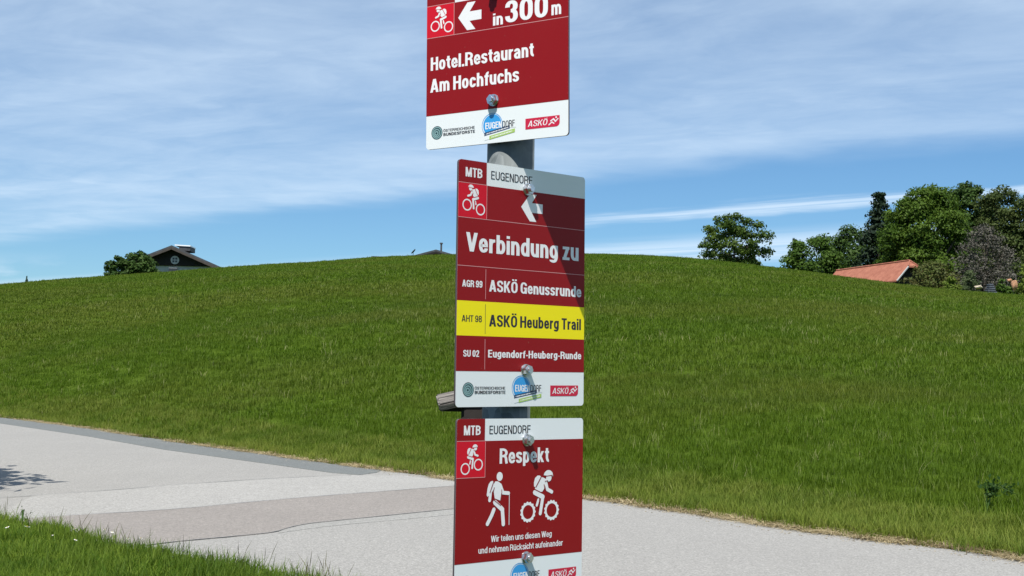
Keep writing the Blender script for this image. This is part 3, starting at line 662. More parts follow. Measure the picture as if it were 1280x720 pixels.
# round window with cross bars
w_ = bpy.data.objects.new('round_window', None)
bm = bmesh.new(); bmesh.ops.create_cone(bm, cap_ends=True, segments=28, radius1=.42, radius2=.42, depth=.06, matrix=Matrix.Translation((0.22, wy - .05, H - 1.42)) @ Matrix.Rotation(R(90), 4, 'X')); rw = bm_obj('round_window', bm, M['whiteframe'], ch)
for dx, dz in ((-.14, .14), (.14, .14), (-.14, -.14), (.14, -.14)):
    bm = bmesh.new(); add_box(bm, (0.22 + dx, wy - .085, H - 1.42 + dz), (.20, .02, .20), bev=.005); bm_obj('pane', bm, M['glass'], rw)
bm = bmesh.new(); add_box(bm, (0.05, wy + .02, H - 2.42), (.80, .2, .34)); wd = bm_obj('window', bm, M['glass'], ch)
bm = bmesh.new()
for z in (-.19, .19): add_box(bm, (0.05, wy - .03, H - 2.42 + z), (.84, .1, .03))
bm_obj('frame', bm, M['whiteframe'], wd)
# solar collector standing up on the right-hand slope
bm = bmesh.new(); slab(bm, (0.05, 1.2, H + .20), (0.05, 4.0, H + .20), (1.62, 4.0, H + .14), (1.62, 1.2, H + .14), .12); sc_ = bm_obj('solar_collector', bm, M['whitemetal'], ch)
bm = bmesh.new(); add_box(bm, (1.02, 2.6, H - .20), (1.1, 2.6, .44)); bm_obj('collector_base', bm, M['rooftile'], sc_)

ap = at(545, 311.8, 128); zb = float(terrain(ap.x, ap.y + 3)) - .2
M['dark_edge'] = M['verge_board']; M['verge_board'] = M['darkwood']
h2, H, wy = gable_house('farmhouse', 'low dark roof with chimney just showing over the middle of the crest', ap, R(-6), 3.9, .27, .27, 11, zb, over=.7)
bm = bmesh.new(); add_box(bm, (.05, 3.0, H + .3), (.17, .17, 1.1)); cm = bm_obj('chimney', bm, M['rooftile'], h2)
bm = bmesh.new(); add_box(bm, (.05, 3.0, H + .93), (.30, .30, .14), bev=.02); bm_obj('chimney_cap', bm, M['rooftile'], cm)
ap = at(516.5, 314, 127)
bm = bmesh.new(); zt = float(terrain(ap.x, ap.y))
r = empty('satellite_dish', (ap.x, ap.y, zt), 0, label='small dark dish on a mast left of the chimney roof'); r['category'] = 'satellite dish'
bm = bmesh.new(); add_tube(bm, [(0, 0, -.2), (0, 0, ap.z - zt - .1)], .03, 6); bm_obj('mast', bm, M['rooftile'], r)
bm = bmesh.new(); bmesh.ops.create_uvsphere(bm, u_segments=14, v_segments=8, radius=.32)
bmesh.ops.delete(bm, geom=[v for v in bm.verts if v.co.z > 0.02], context='VERTS')
for v in bm.verts: v.co.z *= .35
bmesh.ops.transform(bm, verts=bm.verts, matrix=Matrix.Translation((0, -.05, ap.z - zt)) @ Matrix.Rotation(R(-48), 4, 'Y')); bm_obj('dish', bm, M['rooftile'], r)
ap = at(493, 317.6, 131); zb = float(terrain(ap.x, ap.y)) - .2
r = empty('barn', (ap.x, ap.y, zb), R(2), label='long flat dark barn roof barely above the crest left of the farmhouse'); r['category'] = 'barn'
H = ap.z - zb
bm = bmesh.new(); slab(bm, (-2.2, 3, H), (2.6, 3, H), (3.0, 0, H - .7), (-2.8, 0, H - .7), .12); slab(bm, (-3.4, 6, H - .7), (3.6, 6, H - .7), (3.2, 3.002, H), (-2.6, 3.002, H), .12); bm_obj('roof', bm, M['rooftile'], r)
bm = bmesh.new(); add_box(bm, (0, 3, (H - .85) / 2 - .3), (6.0, 5, H - .85 + .5)); bm_obj('wall', bm, M['darkwood'], r)

M['verge_board'] = M['dark_edge']
# red half-hipped cottage on the right
ap = at(1137, 325.8, 120); zb = float(terrain(ap.x, ap.y)) - .3; H = ap.z - zb
r = empty('cottage', (ap.x, ap.y, zb), R(20), label='cottage with orange-red tiled roof half hidden by the right shoulder of the hill'); r['category'] = 'house'
hw = 2.15; sl = .95; L_ = 12.0; th = .13; hy = -0.62; hx = .62   # half hip
roofL = [(0, 0, H), (0, L_, H - .15), (-hw, L_, H - .15 - hw * sl), (-hw, hy - .25, H - hw * sl), (-hx, hy, H - hx * sl)]
roofR = [(0, 0, H), (hx, hy, H - hx * sl), (hw, hy - .25, H - hw * sl), (hw, L_, H - .15 - hw * sl), (0, L_, H - .15)]
hip = [(0, 0, H), (-hx, hy, H - hx * sl), (hx, hy, H - hx * sl)]
def thick(name, poly, th, mat, par):
    bm = bmesh.new(); a = [bm.verts.new(p) for p in poly]; c = [bm.verts.new((p[0], p[1], p[2] - th)) for p in poly]
    bm.faces.new(a); bm.faces.new(c[::-1])
    for i in range(len(a)): bm.faces.new((a[i], c[i], c[(i + 1) % len(a)], a[(i + 1) % len(a)]))
    return bm_obj(name, bm, mat, par)
rl = thick('roof', roofL, th, M['redtile'], r); thick('roof', roofR, th, M['redtile'], r); thick('roof_hip', hip, th, M['redtile'], r)
bm = bmesh.new(); add_tube(bm, [(0, -.02, H + .03), (0, L_, H - .12)], .09, 6); add_tube(bm, [(0, -.02, H + .03), (-hx, hy, H - hx * sl + .03)], .07, 6); add_tube(bm, [(0, -.02, H + .03), (hx, hy, H - hx * sl + .03)], .07, 6); bm_obj('ridge_tiles', bm, M['redtile'], rl)
bm = bmesh.new(); add_tube(bm, [(-hx, hy - .03, H - hx * sl - .04), (-hw, hy - .28, H - hw * sl - .04)], .07, 4); bm_obj('verge_board', bm, M['render'], rl)
bm = bmesh.new(); zz0 = -1.0
q = [(-hw + .3, .1, zz0), (hw - .3, .1, zz0), (hw - .3, .1, H - hw * sl + .1), (hx, .1, H - hx * sl - .18), (-hx, .1, H - hx * sl - .18), (-hw + .3, .1, H - hw * sl + .1)]
a = [bm.verts.new(p) for p in q]; c = [bm.verts.new((p[0], L_ - .4, p[2])) for p in q]; bm.faces.new(a); bm.faces.new(c[::-1])
for i in range(6): bm.faces.new((a[i], c[i], c[(i + 1) % 6], a[(i + 1) % 6]))
bm_obj('wall', bm, M['darkwood'], r)

# stack of boards and stones at the right end of the crest
M['grey_board'] = plain('weathered_grey_board', (0.10, 0.115, 0.14), .8, var=.3, vscale=5)
ap = at(1238, 360, 108.0); zt = float(terrain(ap.x, ap.y))
r = empty('board_stack', (ap.x, ap.y, zt), R(8), label='grey pyramid-like stack of weathered boards under the twiggy shrub'); r['category'] = 'board stack'
for i in range(7):
    bm = bmesh.new(); wdt = 1.05 - i * .115; add_box(bm, (random.uniform(-.04, .04), 0, .25 + i * .17), (wdt, .8 - i * .05, .10), bev=.012); bm_obj('board', bm, M['grey_board'], r)
    if i < 6:
        bm = bmesh.new(); add_box(bm, (0, .02, .335 + i * .17), (wdt * .72, .6 - i * .05, .07)); bm_obj('spacer', bm, M['darkwood'], r)
M['clay'] = plain('clay_stone', (0.42, 0.22, 0.12), .9, var=.3, vscale=4); M['palestone'] = plain('pale_stone', (0.45, 0.38, 0.28), .9, var=.2, vscale=5)
def rock(name, px_, py_, D, s, mat, label):
    p = at(px_, py_, D); z = float(terrain(p.x, p.y)); bm = bmesh.new(); bmesh.ops.create_icosphere(bm, subdivisions=3, radius=1)
    for v in bm.verts:
        k = 1 + .22 * math.sin(v.co.x * 3.1 + 1) * math.cos(v.co.y * 2.7 + v.co.z * 2) + random.uniform(-.03, .03)
        v.co = Vector((v.co.x * s[0] * k, v.co.y * s[1] * k, v.co.z * s[2] * k))
    o = bm_obj(name, bm, mat, None); o.location = (p.x, p.y, p.z); tag(o, label); o['category'] = 'stone'
rock('boulder', 1268, 356.5, 107.5, (.28, .3, .42), M['clay'], 'clay-coloured rounded boulder at the right end of the crest')
rock('stone', 1223, 359, 107, (.36, .3, .14), M['palestone'], 'flat pale stone left of the board stack')
rock('stone', 1262, 350.5, 108, (.22, .2, .14), M['clay'], 'small orange stone just above the clay-coloured boulder')

# ---------------------------------------------------------------- signpost
def galv():
    m, n = new_mat('galvanised_steel'); p = n.n('ShaderNodeBsdfPrincipled'); o = n.n('ShaderNodeOutputMaterial'); n.l(p.outputs[0], o.inputs[0])
    g = n.n('ShaderNodeTexCoord').outputs['Object']
    v = n.n('ShaderNodeTexVoronoi'); n.l(n.mapping(g, sc=(1, 1, .8)), v.inputs['Vector']); v.inputs['Scale'].default_value = 75
    st = n.noise(n.mapping(g, sc=(60, 60, 3)), 1.0, 5, .65); bl = n.noise(g, 22, 5, .6)
    c = n.mix(v.outputs['Color'], (0.065, 0.080, 0.080), (0.18, 0.20, 0.20)); c = n.mix(n.m('MULTIPLY', n.mr(st, .35, .65), .6), c, (0.055, 0.07, 0.072)); c = n.mix(n.m('MULTIPLY', n.mr(bl, .45, .7), .5), c, (0.22, 0.235, 0.235))
    n.l(c, p.inputs['Base Color']); p.inputs['Metallic'].default_value = .25
    n.l(n.mr(bl, .3, .7, .52, .72), p.inputs['Roughness'])
    bn = n.n('ShaderNodeBump'); bn.inputs['Strength'].default_value = .25; bn.inputs['Distance'].default_value = .001; n.l(bl, bn.inputs['Height']); n.l(bn.outputs[0], p.inputs['Normal'])
    return m
M['galv'] = galv()
M['bolt'] = plain('zinc_bolt', (0.62, 0.63, 0.64), .28, metal=.95, var=.15, vscale=300)
PX, PY = -0.0046, 1.5887
def post_part():
    r = empty('signpost', (PX, PY, 0), 0, label='galvanised steel tube post carrying the three red signs'); r['category'] = 'post'
    bm = bmesh.new(); add_tube(bm, [(0, 0, -.3), (0, 0, 2.16)], .0302, 64, cap=True); o = bm_obj('pole', bm, M['galv'], r, smooth=True)
    bm = bmesh.new(); add_tube(bm, [(0, 0, 2.155), (0, 0, 2.175)], [.033, .030], 32); bm_obj('pole_cap', bm, M['galv'], r)
post_part()

def painted(name, col, rough=.33):
    m, n = new_mat(name); p = n.n('ShaderNodeBsdfPrincipled'); o = n.n('ShaderNodeOutputMaterial'); n.l(p.outputs[0], o.inputs[0])
    g = n.n('ShaderNodeTexCoord').outputs['Object']
    d = n.noise(g, 9, 6, .7); sp_ = n.noise(g, 160, 3, .6)
    c = n.mix(n.m('MULTIPLY', n.mr(d, .5, .75), .10), col, tuple(min(1, x * .75 + .02) for x in col))
    c = n.mix(n.m('MULTIPLY', n.mr(sp_, .68, .76), .22), c, (0.25, 0.22, 0.17))
    n.l(c, p.inputs['Base Color']); n.l(n.mr(d, .3, .7, rough - .05, rough + .12), p.inputs['Roughness']); p.inputs['Specular IOR Level'].default_value = .18
    return m
M['s_white'] = painted('sign_white', (0.74, 0.76, 0.76)); M['s_red'] = painted('sign_dark_red', (0.250, 0.007, 0.009)); M['s_bright'] = painted('sign_bright_red', (0.58, 0.008, 0.022))
M['s_yellow'] = painted('sign_yellow', (0.86, 0.72, 0.010)); M['s_edge'] = plain('sign_cut_edge', (0.10, 0.075, 0.085), .5, metal=.3); M['s_dark'] = plain('print_black', (0.022, 0.018, 0.024), .4)
M['s_line'] = painted('print_line_pink', (0.66, 0.30, 0.30)); M['s_blue'] = plain('logo_blue', (0.035, 0.30, 0.66), .4); M['s_navy'] = plain('logo_navy', (0.015, 0.04, 0.10), .4)
M['s_green'] = plain('logo_green', (0.36, 0.52, 0.12), .4); M['s_teal'] = plain('logo_teal', (0.22, 0.36, 0.36), .4); M['s_text'] = plain('print_white', (0.80, 0.78, 0.78), .35)
M['s_teal_dark'] = plain('logo_dark_teal', (0.02, 0.05, 0.06), .4); M['s_crimson'] = plain('logo_crimson', (0.55, 0.010, 0.045), .35)

class Sign:
    """sign local axes: x right, z up from the bottom edge, -y towards the viewer; millimetres for print"""
    def __init__(s, label, z0, yaw, roll, tilt, H, du, category='sign'):
        r = empty('trail_sign', (0, 0, 0), 0, label=label); r['category'] = category; s.r = r; s.H = H; s.W = 210.0
        n = Vector((math.sin(yaw), -math.cos(yaw), 0)); t = Vector((math.cos(yaw), math.sin(yaw), 0)); up = Vector((0, 0, 1))
        X = t * math.cos(roll) + (up + n * tilt) * math.sin(roll); Z = (up + n * tilt) * math.cos(roll) - t * math.sin(roll)
        X.normalize(); Z.normalize(); Y = Z.cross(X).normalized()
        o = Vector((PX, PY, z0 + CAMH)) + n * .036 + X * du
        r.matrix_world = Matrix(((X.x, Y.x, Z.x, o.x), (X.y, Y.y, Z.y, o.y), (X.z, Y.z, Z.z, o.z), (0, 0, 0, 1)))
        s.k = 0
        # plate with rounded corners
        bm = bmesh.new(); rc = 4.5; pts = []
        for cx, cz, a0 in ((105 - rc, rc, -90), (105 - rc, H - rc, 0), (-105 + rc, H - rc, 90), (-105 + rc, rc, 180)):
            for i in range(7): a = R(a0 + 15 * i); pts.append((cx + rc * math.cos(a), cz + rc * math.sin(a)))
        s.plate = pts
        f = [bm.verts.new((x / 1000, 0, z / 1000)) for x, z in pts]; bk = [bm.verts.new((x / 1000, .003, z / 1000)) for x, z in pts]
        bm.faces.new(f); bm.faces.new(bk[::-1])
        for i in range(len(f)): q = bm.faces.new((f[i], bk[i], bk[(i + 1) % len(f)], f[(i + 1) % len(f)])); q.material_index = 1
        p = bm_obj('panel', bm, M['s_white'], r); p.data.materials.append(M['s_edge'])
        for zz in s_clamps(H):   # clamp rails behind, against the pole
            bm = bmesh.new(); add_box(bm, (0 - du, .0045, zz / 1000), (.050, .003, .018), bev=.0008); bm_obj('clamp_rail', bm, M['galv'], r)
    def clip(s, x0, z0, x1, z1):
        """rectangle trimmed by the plate outline"""
        poly = [(x0, z0), (x1, z0), (x1, z1), (x0, z1)]
        P_ = s.plate; n = len(P_)
        for i in range(n):
            a, c = P_[i], P_[(i + 1) % n]; out = []
            ins = lambda p: (c[0] - a[0]) * (p[1] - a[1]) - (c[1] - a[1]) * (p[0] - a[0]) >= -1e-9
            for j in range(len(poly)):
                p, q = poly[j], poly[(j + 1) % len(poly)]; ip, iq = ins(p), ins(q)
                if ip: out.append(p)
                if ip != iq:
                    d1 = (c[0] - a[0]) * (p[1] - a[1]) - (c[1] - a[1]) * (p[0] - a[0]); d2 = (c[0] - a[0]) * (q[1] - a[1]) - (c[1] - a[1]) * (q[0] - a[0]); t = d1 / (d1 - d2)
                    out.append((p[0] + (q[0] - p[0]) * t, p[1] + (q[1] - p[1]) * t))
            poly = out
        return poly
    def rect(s, name, x0, z0, x1, z1, mat, lay):
        bm = bmesh.new(); s.poly(bm, s.clip(x0, z0, x1, z1), lay); return bm_obj(name, bm, M[mat], s.r)
    def poly(s, bm, pts, lay):
        f = bm.faces.new([bm.verts.new((x / 1000, -lay / 1000, z / 1000)) for x, z in pts]); return f
def s_clamps(H): return (44.7, 271.0) if H > 250 else (49.0, 188.0)
def fix(o):
    me = o.data; bm = bmesh.new(); bm.from_mesh(me)
    for f in bm.faces:
        if f.normal.y > 0: f.normal_flip()
    bm.to_mesh(me); bm.free()
def cap_pts(a, c, w, n=8):
    a = Vector(a); c = Vector(c); d = (c - a); L = d.length; d = d / L if L > 1e-6 else Vector((1, 0)); nn = Vector((-d.y, d.x)); out = []
    for i in range(n + 1):
        t = math.pi * i / n; out.append(c + nn * (-math.cos(t)) * w / 2 * 1 + d * math.sin(t) * w / 2)
    for i in range(n + 1):
        t = math.pi * i / n; out.append(a + nn * math.cos(t) * w / 2 - d * math.sin(t) * w / 2)
    return [(p.x, p.y) for p in out]
def ell(cx, cz, rx, rz, n=24, rot=0.0):
    return [(cx + rx * math.cos(6.28318 * i / n) * math.cos(rot) - rz * math.sin(6.28318 * i / n) * math.sin(rot), cz + rx * math.cos(6.28318 * i / n) * math.sin(rot) + rz * math.sin(6.28318 * i / n) * math.cos(rot)) for i in range(n)]
def ring(bm, cx, cz, ri, ro, lay, n=40, teeth=0, tr=0.0):
    a = []; c = []
    nn = n if not teeth else teeth * 8
    for i in range(nn):
        t = 6.28318 * i / nn; rr = ro + (tr * (0.5 + 0.5 * math.cos(t * teeth)) if teeth else 0)
        a.append(bm.verts.new(((cx + ri * math.cos(t)) / 1000, -lay / 1000, (cz + ri * math.sin(t)) / 1000))); c.append(bm.verts.new(((cx + rr * math.cos(t)) / 1000, -lay / 1000, (cz + rr * math.sin(t)) / 1000)))
    for i in range(nn): bm.faces.new((a[i], c[i], c[(i + 1) % nn], a[(i + 1) % nn]))
def glyph(c, sx, sz):
    """own condensed grotesque: strokes as centre lines. Returns (advance width, [(mode, closed, [(x, y, round)])])"""
    h, v = sx / 2, sz / 2; XH = .745; X = XH - v; T = 1 - v; B = v; Q = []
    def n(*p, closed=False): Q.append(('n', closed, [q if len(q) == 3 else (*q, 0) for q in p]))
    def d(a_, b_): Q.append(('h', False, [(*a_, 0), (*b_, 0)]))
    def O(l, r, lo, hi): n((l, lo, 1), (r, lo, 1), (r, hi, 1), (l, hi, 1), closed=True)
    Wt = {'A': .66, 'B': .60, 'C': .60, 'D': .60, 'E': .52, 'F': .50, 'G': .61, 'H': .60, 'I': sx, 'K': .62, 'M': .76, 'N': .61, 'O': .61, 'R': .61, 'S': .58, 'T': .54, 'U': .60, 'V': .64, 'W': .92,
          'a': .49, 'b': .51, 'c': .48, 'd': .51, 'e': .50, 'f': .32, 'g': .51, 'h': .50, 'i': sx, 'k': .51, 'l': sx, 'm': .78, 'n': .50, 'o': .51, 'p': .51, 'r': .34, 's': .47, 't': .33, 'u': .50, 'z': .44,
          '.': sx, '-': .28, '0': .53, '2': .52, '3': .52, '8': .53, '9': .53}
    um = c in 'Öü'; c = {'Ö': 'O', 'ü': 'u'}.get(c, c)
    W = Wt[c]; l, r, m = h, W - h, W / 2
    if c == 'A': d((h * 1.05, 0), (m - .01, 1)); d((W - h * 1.05, 0), (m + .01, 1)); n((W * .2, .27), (W * .8, .27))
    elif c == 'B': n((l, 0), (l, 1)); n((l, T), (r - .02, T, 1), (r - .02, .53, 1), (l, .53)); n((l, .53), (r, .53, 1), (r, B, 1), (l, B))
    elif c == 'C': n((r, .68), (r, T, 1), (l, T, 1), (l, B, 1), (r, B, 1), (r, .32))
    elif c == 'D': n((l, 0), (l, 1)); n((l, T), (r, T, 1), (r, B, 1), (l, B))
    elif c in 'EF':
        n((l, 0), (l, 1)); n((l, T), (W, T)); n((l, .53), (W * .93, .53))
        if c == 'E': n((l, B), (W, B))
    elif c == 'G': n((r, .70), (r, T, 1), (l, T, 1), (l, B, 1), (r - .02, B, 1), (r - .02, .45)); n((m + .01, .47), (W, .47)); n((r, .0), (r, .5))
    elif c == 'H': n((l, 0), (l, 1)); n((r, 0), (r, 1)); n((l, .53), (r, .53))
    elif c in 'Il': n((l, 0), (l, 1))
    elif c == 'K': n((l, 0), (l, 1)); d((W - h * 1.15, 1), (l + h * .9, .40)); d((m - h * .5, .56), (W - h * 1.05, 0))
    elif c == 'M': n((l, 0), (l, 1)); n((r, 0), (r, 1)); d((l + h * .2, 1), (m, .0)); d((r - h * .2, 1), (m, .0))
    elif c == 'N': n((l, 0), (l, 1)); n((r, 0), (r, 1)); d((l + h * .15, 1), (r - h * .15, 0))
    elif c == 'O': O(l, r, B, T)
    elif c == 'R': n((l, 0), (l, 1)); n((l, T), (r - .01, T, 1), (r - .01, .49, 1), (l, .49)); n((m, .49), (r - .02, .49, 1), (r - .02, .2), (r + .02, 0))
    elif c == 'S': n((r, .69), (r, T, 1), (l, T, 1), (l, .56, 1), (r, .46, 1), (r, B, 1), (l, B, 1), (l, .31))
    elif c == 'T': n((m, 0), (m, 1)); n((0, T), (W, T))
    elif c == 'U': n((l, 1), (l, B, 1), (r, B, 1), (r, 1))
    elif c == 'V': d((h * 1.05, 1), (m - .01, 0)); d((W - h * 1.05, 1), (m + .01, 0))
    elif c == 'W':
        d((h * 1.02, 1), (W * .27, 0)); d((m, 1), (W * .27 + .01, 0)); d((m, 1), (W * .73 - .01, 0)); d((W - h * 1.02, 1), (W * .73, 0))
    elif c == 'a': n((l + .01, .53), (l + .01, X, 1), (r - .01, X, 1), (r - .01, 0)); n((r - .01, .43), (l, .42, 1), (l, B, 1), (r - .02, B, 1), (r - .01, .26))
    elif c == 'b': n((l, 0), (l, 1)); O(l, r, B, X)
    elif c == 'c': n((r, .50), (r, X, 1), (l, X, 1), (l, B, 1), (r, B, 1), (r, .25))
    elif c == 'd': n((r, 0), (r, 1)); O(l, r, B, X)
    elif c == 'e': n((l, .365), (r, .365), (r, X, 1), (l, X, 1), (l, B, 1), (r, B, 1), (r, .23))
    elif c == 'f': n((W, T), (.06 + h, T, 1), (.06 + h, 0)); n((0, X), (W, X))
    elif c == 'g': O(l, r, B + .02, X); n((r, XH), (r, -.21 + v, 1), (l, -.21 + v, 1), (l, -.06))
    elif c == 'h': n((l, 0), (l, 1)); n((l, .45), (l, X, 1), (r, X, 1), (r, 0))
    elif c == 'i': n((l, 0), (l, XH)); n((l, 1 - sz * .95), (l, 1))
    elif c == 'k': n((l, 0), (l, 1)); d((W - h * 1.1, XH), (l + h * .8, .30)); d((m - h * .5, .42), (W - h, 0))
    elif c == 'm': n((l, 0), (l, XH)); n((l, .45), (l, X, 1), (m, X, 1), (m, 0)); n((m, .45), (m, X, 1), (r, X, 1), (r, 0))
    elif c == 'n': n((l, 0), (l, XH)); n((l, .45), (l, X, 1), (r, X, 1), (r, 0))
    elif c == 'o': O(l, r, B, X)
    elif c == 'p': n((l, -.21), (l, XH)); O(l, r, B, X)
    elif c == 'r': n((l, 0), (l, XH)); n((l, .40), (l, X, 1), (W, X - .005))
    elif c == 's': n((r, .54), (r, X, 1), (l, X, 1), (l, .42, 1), (r, .34, 1), (r, B, 1), (l, B, 1), (l, .22))
    elif c == 't': n((.07 + h, .94), (.07 + h, B, 1), (W, B)); n((0, X), (W, X))
    elif c == 'u': n((l, XH), (l, B, 1), (r, B, 1), (r, .3)); n((r, 0), (r, XH))
    elif c == 'z': n((0.01, X), (W - .01, X)); n((0, B), (W, B)); d((W - h * 1.3, X), (h * 1.3, B))
    elif c == '.': n((l, 0), (l, sz * 1.15))
    elif c == '-': n((0.02, .36), (W - .02, .36))
    elif c == '0': O(l, r, B, T)
    elif c == '2': n((l, .66), (l, T, 1), (r, T, 1), (r, .55, 1), (l + .02, .2, 1), (l + .02, B)); n((0.01, B), (W, B))
    elif c == '3': n((l, .70), (l, T, 1), (r - .01, T, 1), (r - .01, .53, 1), (m - .03, .53)); n((m - .03, .53), (r, .53, 1), (r, B, 1), (l, B, 1), (l, .30))
    elif c == '8': O(l + .01, r - .01, .53, T); O(l, r, B, .53)
    elif c == '9': O(l, r, .42, T); n((r, .7), (r, B, 1), (l, B, 1), (l, .27))
    if um:
        top = 1.0 if W > .55 else .745
        for k in (-1, 1): n((m + k * .13, top + .07), (m + k * .13, top + .07 + sz * .9))
    return W, Q
def rounded(pts, closed, rx, ry):
    P_ = [Vector((p[0], p[1])) for p in pts]; n = len(P_); out = []
    for i in range(n):
        if not pts[i][2] or (not closed and i in (0, n - 1)): out.append(P_[i]); continue
        a, p, c = P_[i - 1], P_[i], P_[(i + 1) % n]
        def lim(q, other_rounded):
            dv = q - p; L = dv.length; u = dv / L; r = 1.0 / math.sqrt((u.x / rx) ** 2 + (u.y / ry) ** 2); return p + u * min(r, L * (.5 if other_rounded else .92))
        s0, s1 = lim(a, pts[i - 1][2]), lim(c, pts[(i + 1) % n][2])
        for k in range(7):
            t = k / 6; kp = .62; b1 = s0 + (p - s0) * kp; b2 = s1 + (p - s1) * kp
            out.append(s0 * (1 - t) ** 3 + b1 * 3 * t * (1 - t) ** 2 + b2 * 3 * t * t * (1 - t) + s1 * t ** 3)
    o = [out[0]]
    for p in out[1:]:
        if (p - o[-1]).length > 1e-4: o.append(p)
    if closed and (o[0] - o[-1]).length < 1e-4: o.pop()
    return o
def stroke_quads(mode, closed, pts, sx, sz):
    P_ = rounded(pts, closed, .30, .30); n = len(P_); L = []; R_ = []
    for i in range(n):
        if mode == 'h': o = Vector((sx * .53, 0))
        else:
            a = P_[i - 1] if (i or closed) else None; c = P_[(i + 1) % n] if (i < n - 1 or closed) else None
            d0 = (P_[i] - a).normalized() if a is not None else None; d1 = (c - P_[i]).normalized() if c is not None else None
            d0 = d0 or d1; d1 = d1 or d0; n0 = Vector((-d0.y, d0.x)); n1 = Vector((-d1.y, d1.x)); mm = (n0 + n1); mm = mm / max(mm.length, 1e-6)
            k = 1 / max(.35, mm.dot(n0)); o = Vector((mm.x * sx / 2, mm.y * sz / 2)) * k
        L.append(P_[i] + o); R_.append(P_[i] - o)
    return [(L[i], R_[i], R_[(i + 1) % n], L[(i + 1) % n]) for i in range(n if closed else n - 1)]
def text(sg, string, u0, u1, base, cap, mat='s_text', lay=.30, weight=.35, name='lettering', shear=0.0, rot=0.0):
    """a word or line fitted to its measured width and cap height"""
    sx, sz = (.188, .150) if weight >= .6 else ((.150, .125) if weight >= .4 else (.132, .108))
    gap = .075 if weight >= .4 else .10
    x = 0; quads = []; lay_i = 0
    for c in string:
        if c == ' ': x += .22; continue
        W_, Q = glyph(c, sx, sz)
        for mode, closed, pts in Q:
            for q in stroke_quads(mode, closed, pts, sx, sz): quads.append(([(p.x + x, p.y) for p in q], lay_i))
            lay_i = (lay_i + 1) % 6
        x += W_ + gap
    k = (u1 - u0) / (x - gap); Vv = []; Ff = []
    for q, li in quads:
        b0 = len(Vv); Vv += [((u0 + (px_ * k + py_ * cap * shear)) / 1000, -(lay + li * .006) / 1000, (base + py_ * cap) / 1000) for px_, py_ in q]; Ff.append((b0, b0 + 1, b0 + 2, b0 + 3))
    o = mesh_obj(name, Vv, Ff, M[mat], sg.r); fix(o); return o
def lines(sg, segs, lay=.26, w=.65, mat='s_line', name='divider_line'):
    for (x0, z0, x1, z1) in segs:
        if x0 == x1: o = sg.rect(name, x0 - w / 2, z0, x0 + w / 2, z1, mat, lay + .02)
        else: o = sg.rect(name, x0, z0 - w / 2, x1, z0 + w / 2, mat, lay)
        fix(o)
def rider(sg, C1, C2, lay, gears=False, mat='s_text', red='s_bright'):
    """cyclist print between wheel centres C1 (rear) and C2 (front)"""
    a1 = Vector((10.5, 99.0)); a2 = Vector((50.6, 99.4)); C1 = Vector(C1); C2 = Vector(C2)
    sc = (C2 - C1).length / (a2 - a1).length; mir = C2.x < C1.x
    d = (C2 - C1).normalized(); e = Vector((-d.y, d.x)) if not mir else Vector((d.y, -d.x))
    T = lambda p: tuple(C1 + d * ((p[0] - a1.x) * sc) + e * ((p[1] - a1.y) * sc))
    if not gears:      # body sits upright although the wheels climb
        mid = (C1 + C2) / 2; ux = Vector((-1, 0)) if mir else Vector((1, 0)); rot = .45
        dd = (ux * rot + d * (1 - rot)).normalized(); ee = Vector((-dd.y, dd.x)) if not mir else Vector((dd.y, -dd.x))
        am = (a1 + a2) / 2; T = lambda p: tuple(mid + dd * ((p[0] - am.x) * sc) + ee * ((p[1] - am.y) * sc))
    bm = bmesh.new(); bd = bmesh.new(); L = [lay]
    def P_(pts, dark=False): sg.poly(bd if dark else bm, pts, L[0]); L[0] += .03
    for cc in (C1, C2):
        if gears: ring(bm, cc.x, cc.y, 8.6, 11.6, L[0], teeth=15, tr=1.4)
        else: ring(bm, cc.x, cc.y, 10.6 * sc, 13.6 * sc, L[0])
    L[0] += .03
    P_(cap_pts(T((27.8, 113.2)), T((25.2, 106.6)), 3.6 * sc))
    P_([T(p) for p in [(20.2, 130), (20.0, 135), (22, 140.5), (26.0, 143.2), (30, 143), (33.5, 140.4), (28, 133.5), (22.6, 129)]])
    P_([T(p) for p in [(28.6, 141.0), (35.2, 140.6), (40.2, 138.4), (41.6, 134.5), (37.5, 126.5), (34.2, 122.8), (29.0, 122.8), (21.8, 127.2)]])
    P_(cap_pts(T((39.7, 136.4)), T((42.9, 125.4)), 4.6 * sc)); P_(cap_pts(T((42.9, 125.4)), T((50.6, 121.9)), 4.6 * sc))
    P_(cap_pts(T((21.4, 122.6)), T((35.2, 116.4)), 6.0 * sc)); P_(cap_pts(T((35.2, 116.6)), T((31.0, 96.2)), 5.0 * sc))
    P_(ell(*T((45.2, 139.8)), 4.6 * sc, 4.8 * sc))
    hp = []
    for i in range(15): t = math.pi * i / 14 - .12; hp.append(T((44.4 + 8.0 * math.cos(t), 142.3 + 7.0 * math.sin(t))))
    P_(hp)
    dw = 1.1 * sc
    P_(cap_pts(T((23.4, 129.3)), T((31.8, 140.8)), dw * 1.2), True)
    P_(cap_pts(T((38.3, 141.6)), T((51.5, 142.6)), dw * .9), True)
    P_(cap_pts(T((21.5, 126.3)), T((33.5, 121.4)), dw), True); P_(cap_pts(T((37.0, 131.5)), T((38.9, 125.5)), dw), True)
    P_(cap_pts(T((29.2, 113.6)), T((28.6, 101)), dw * .9), True); P_(cap_pts(T((38.6, 135.6)), T((43.4, 136.2)), dw * .8), True)
    o = bm_obj('cyclist_pictogram', bm, M[mat], sg.r); fix(o); o2 = bm_obj('pictogram_gaps', bd, M[red], o); fix(o2)
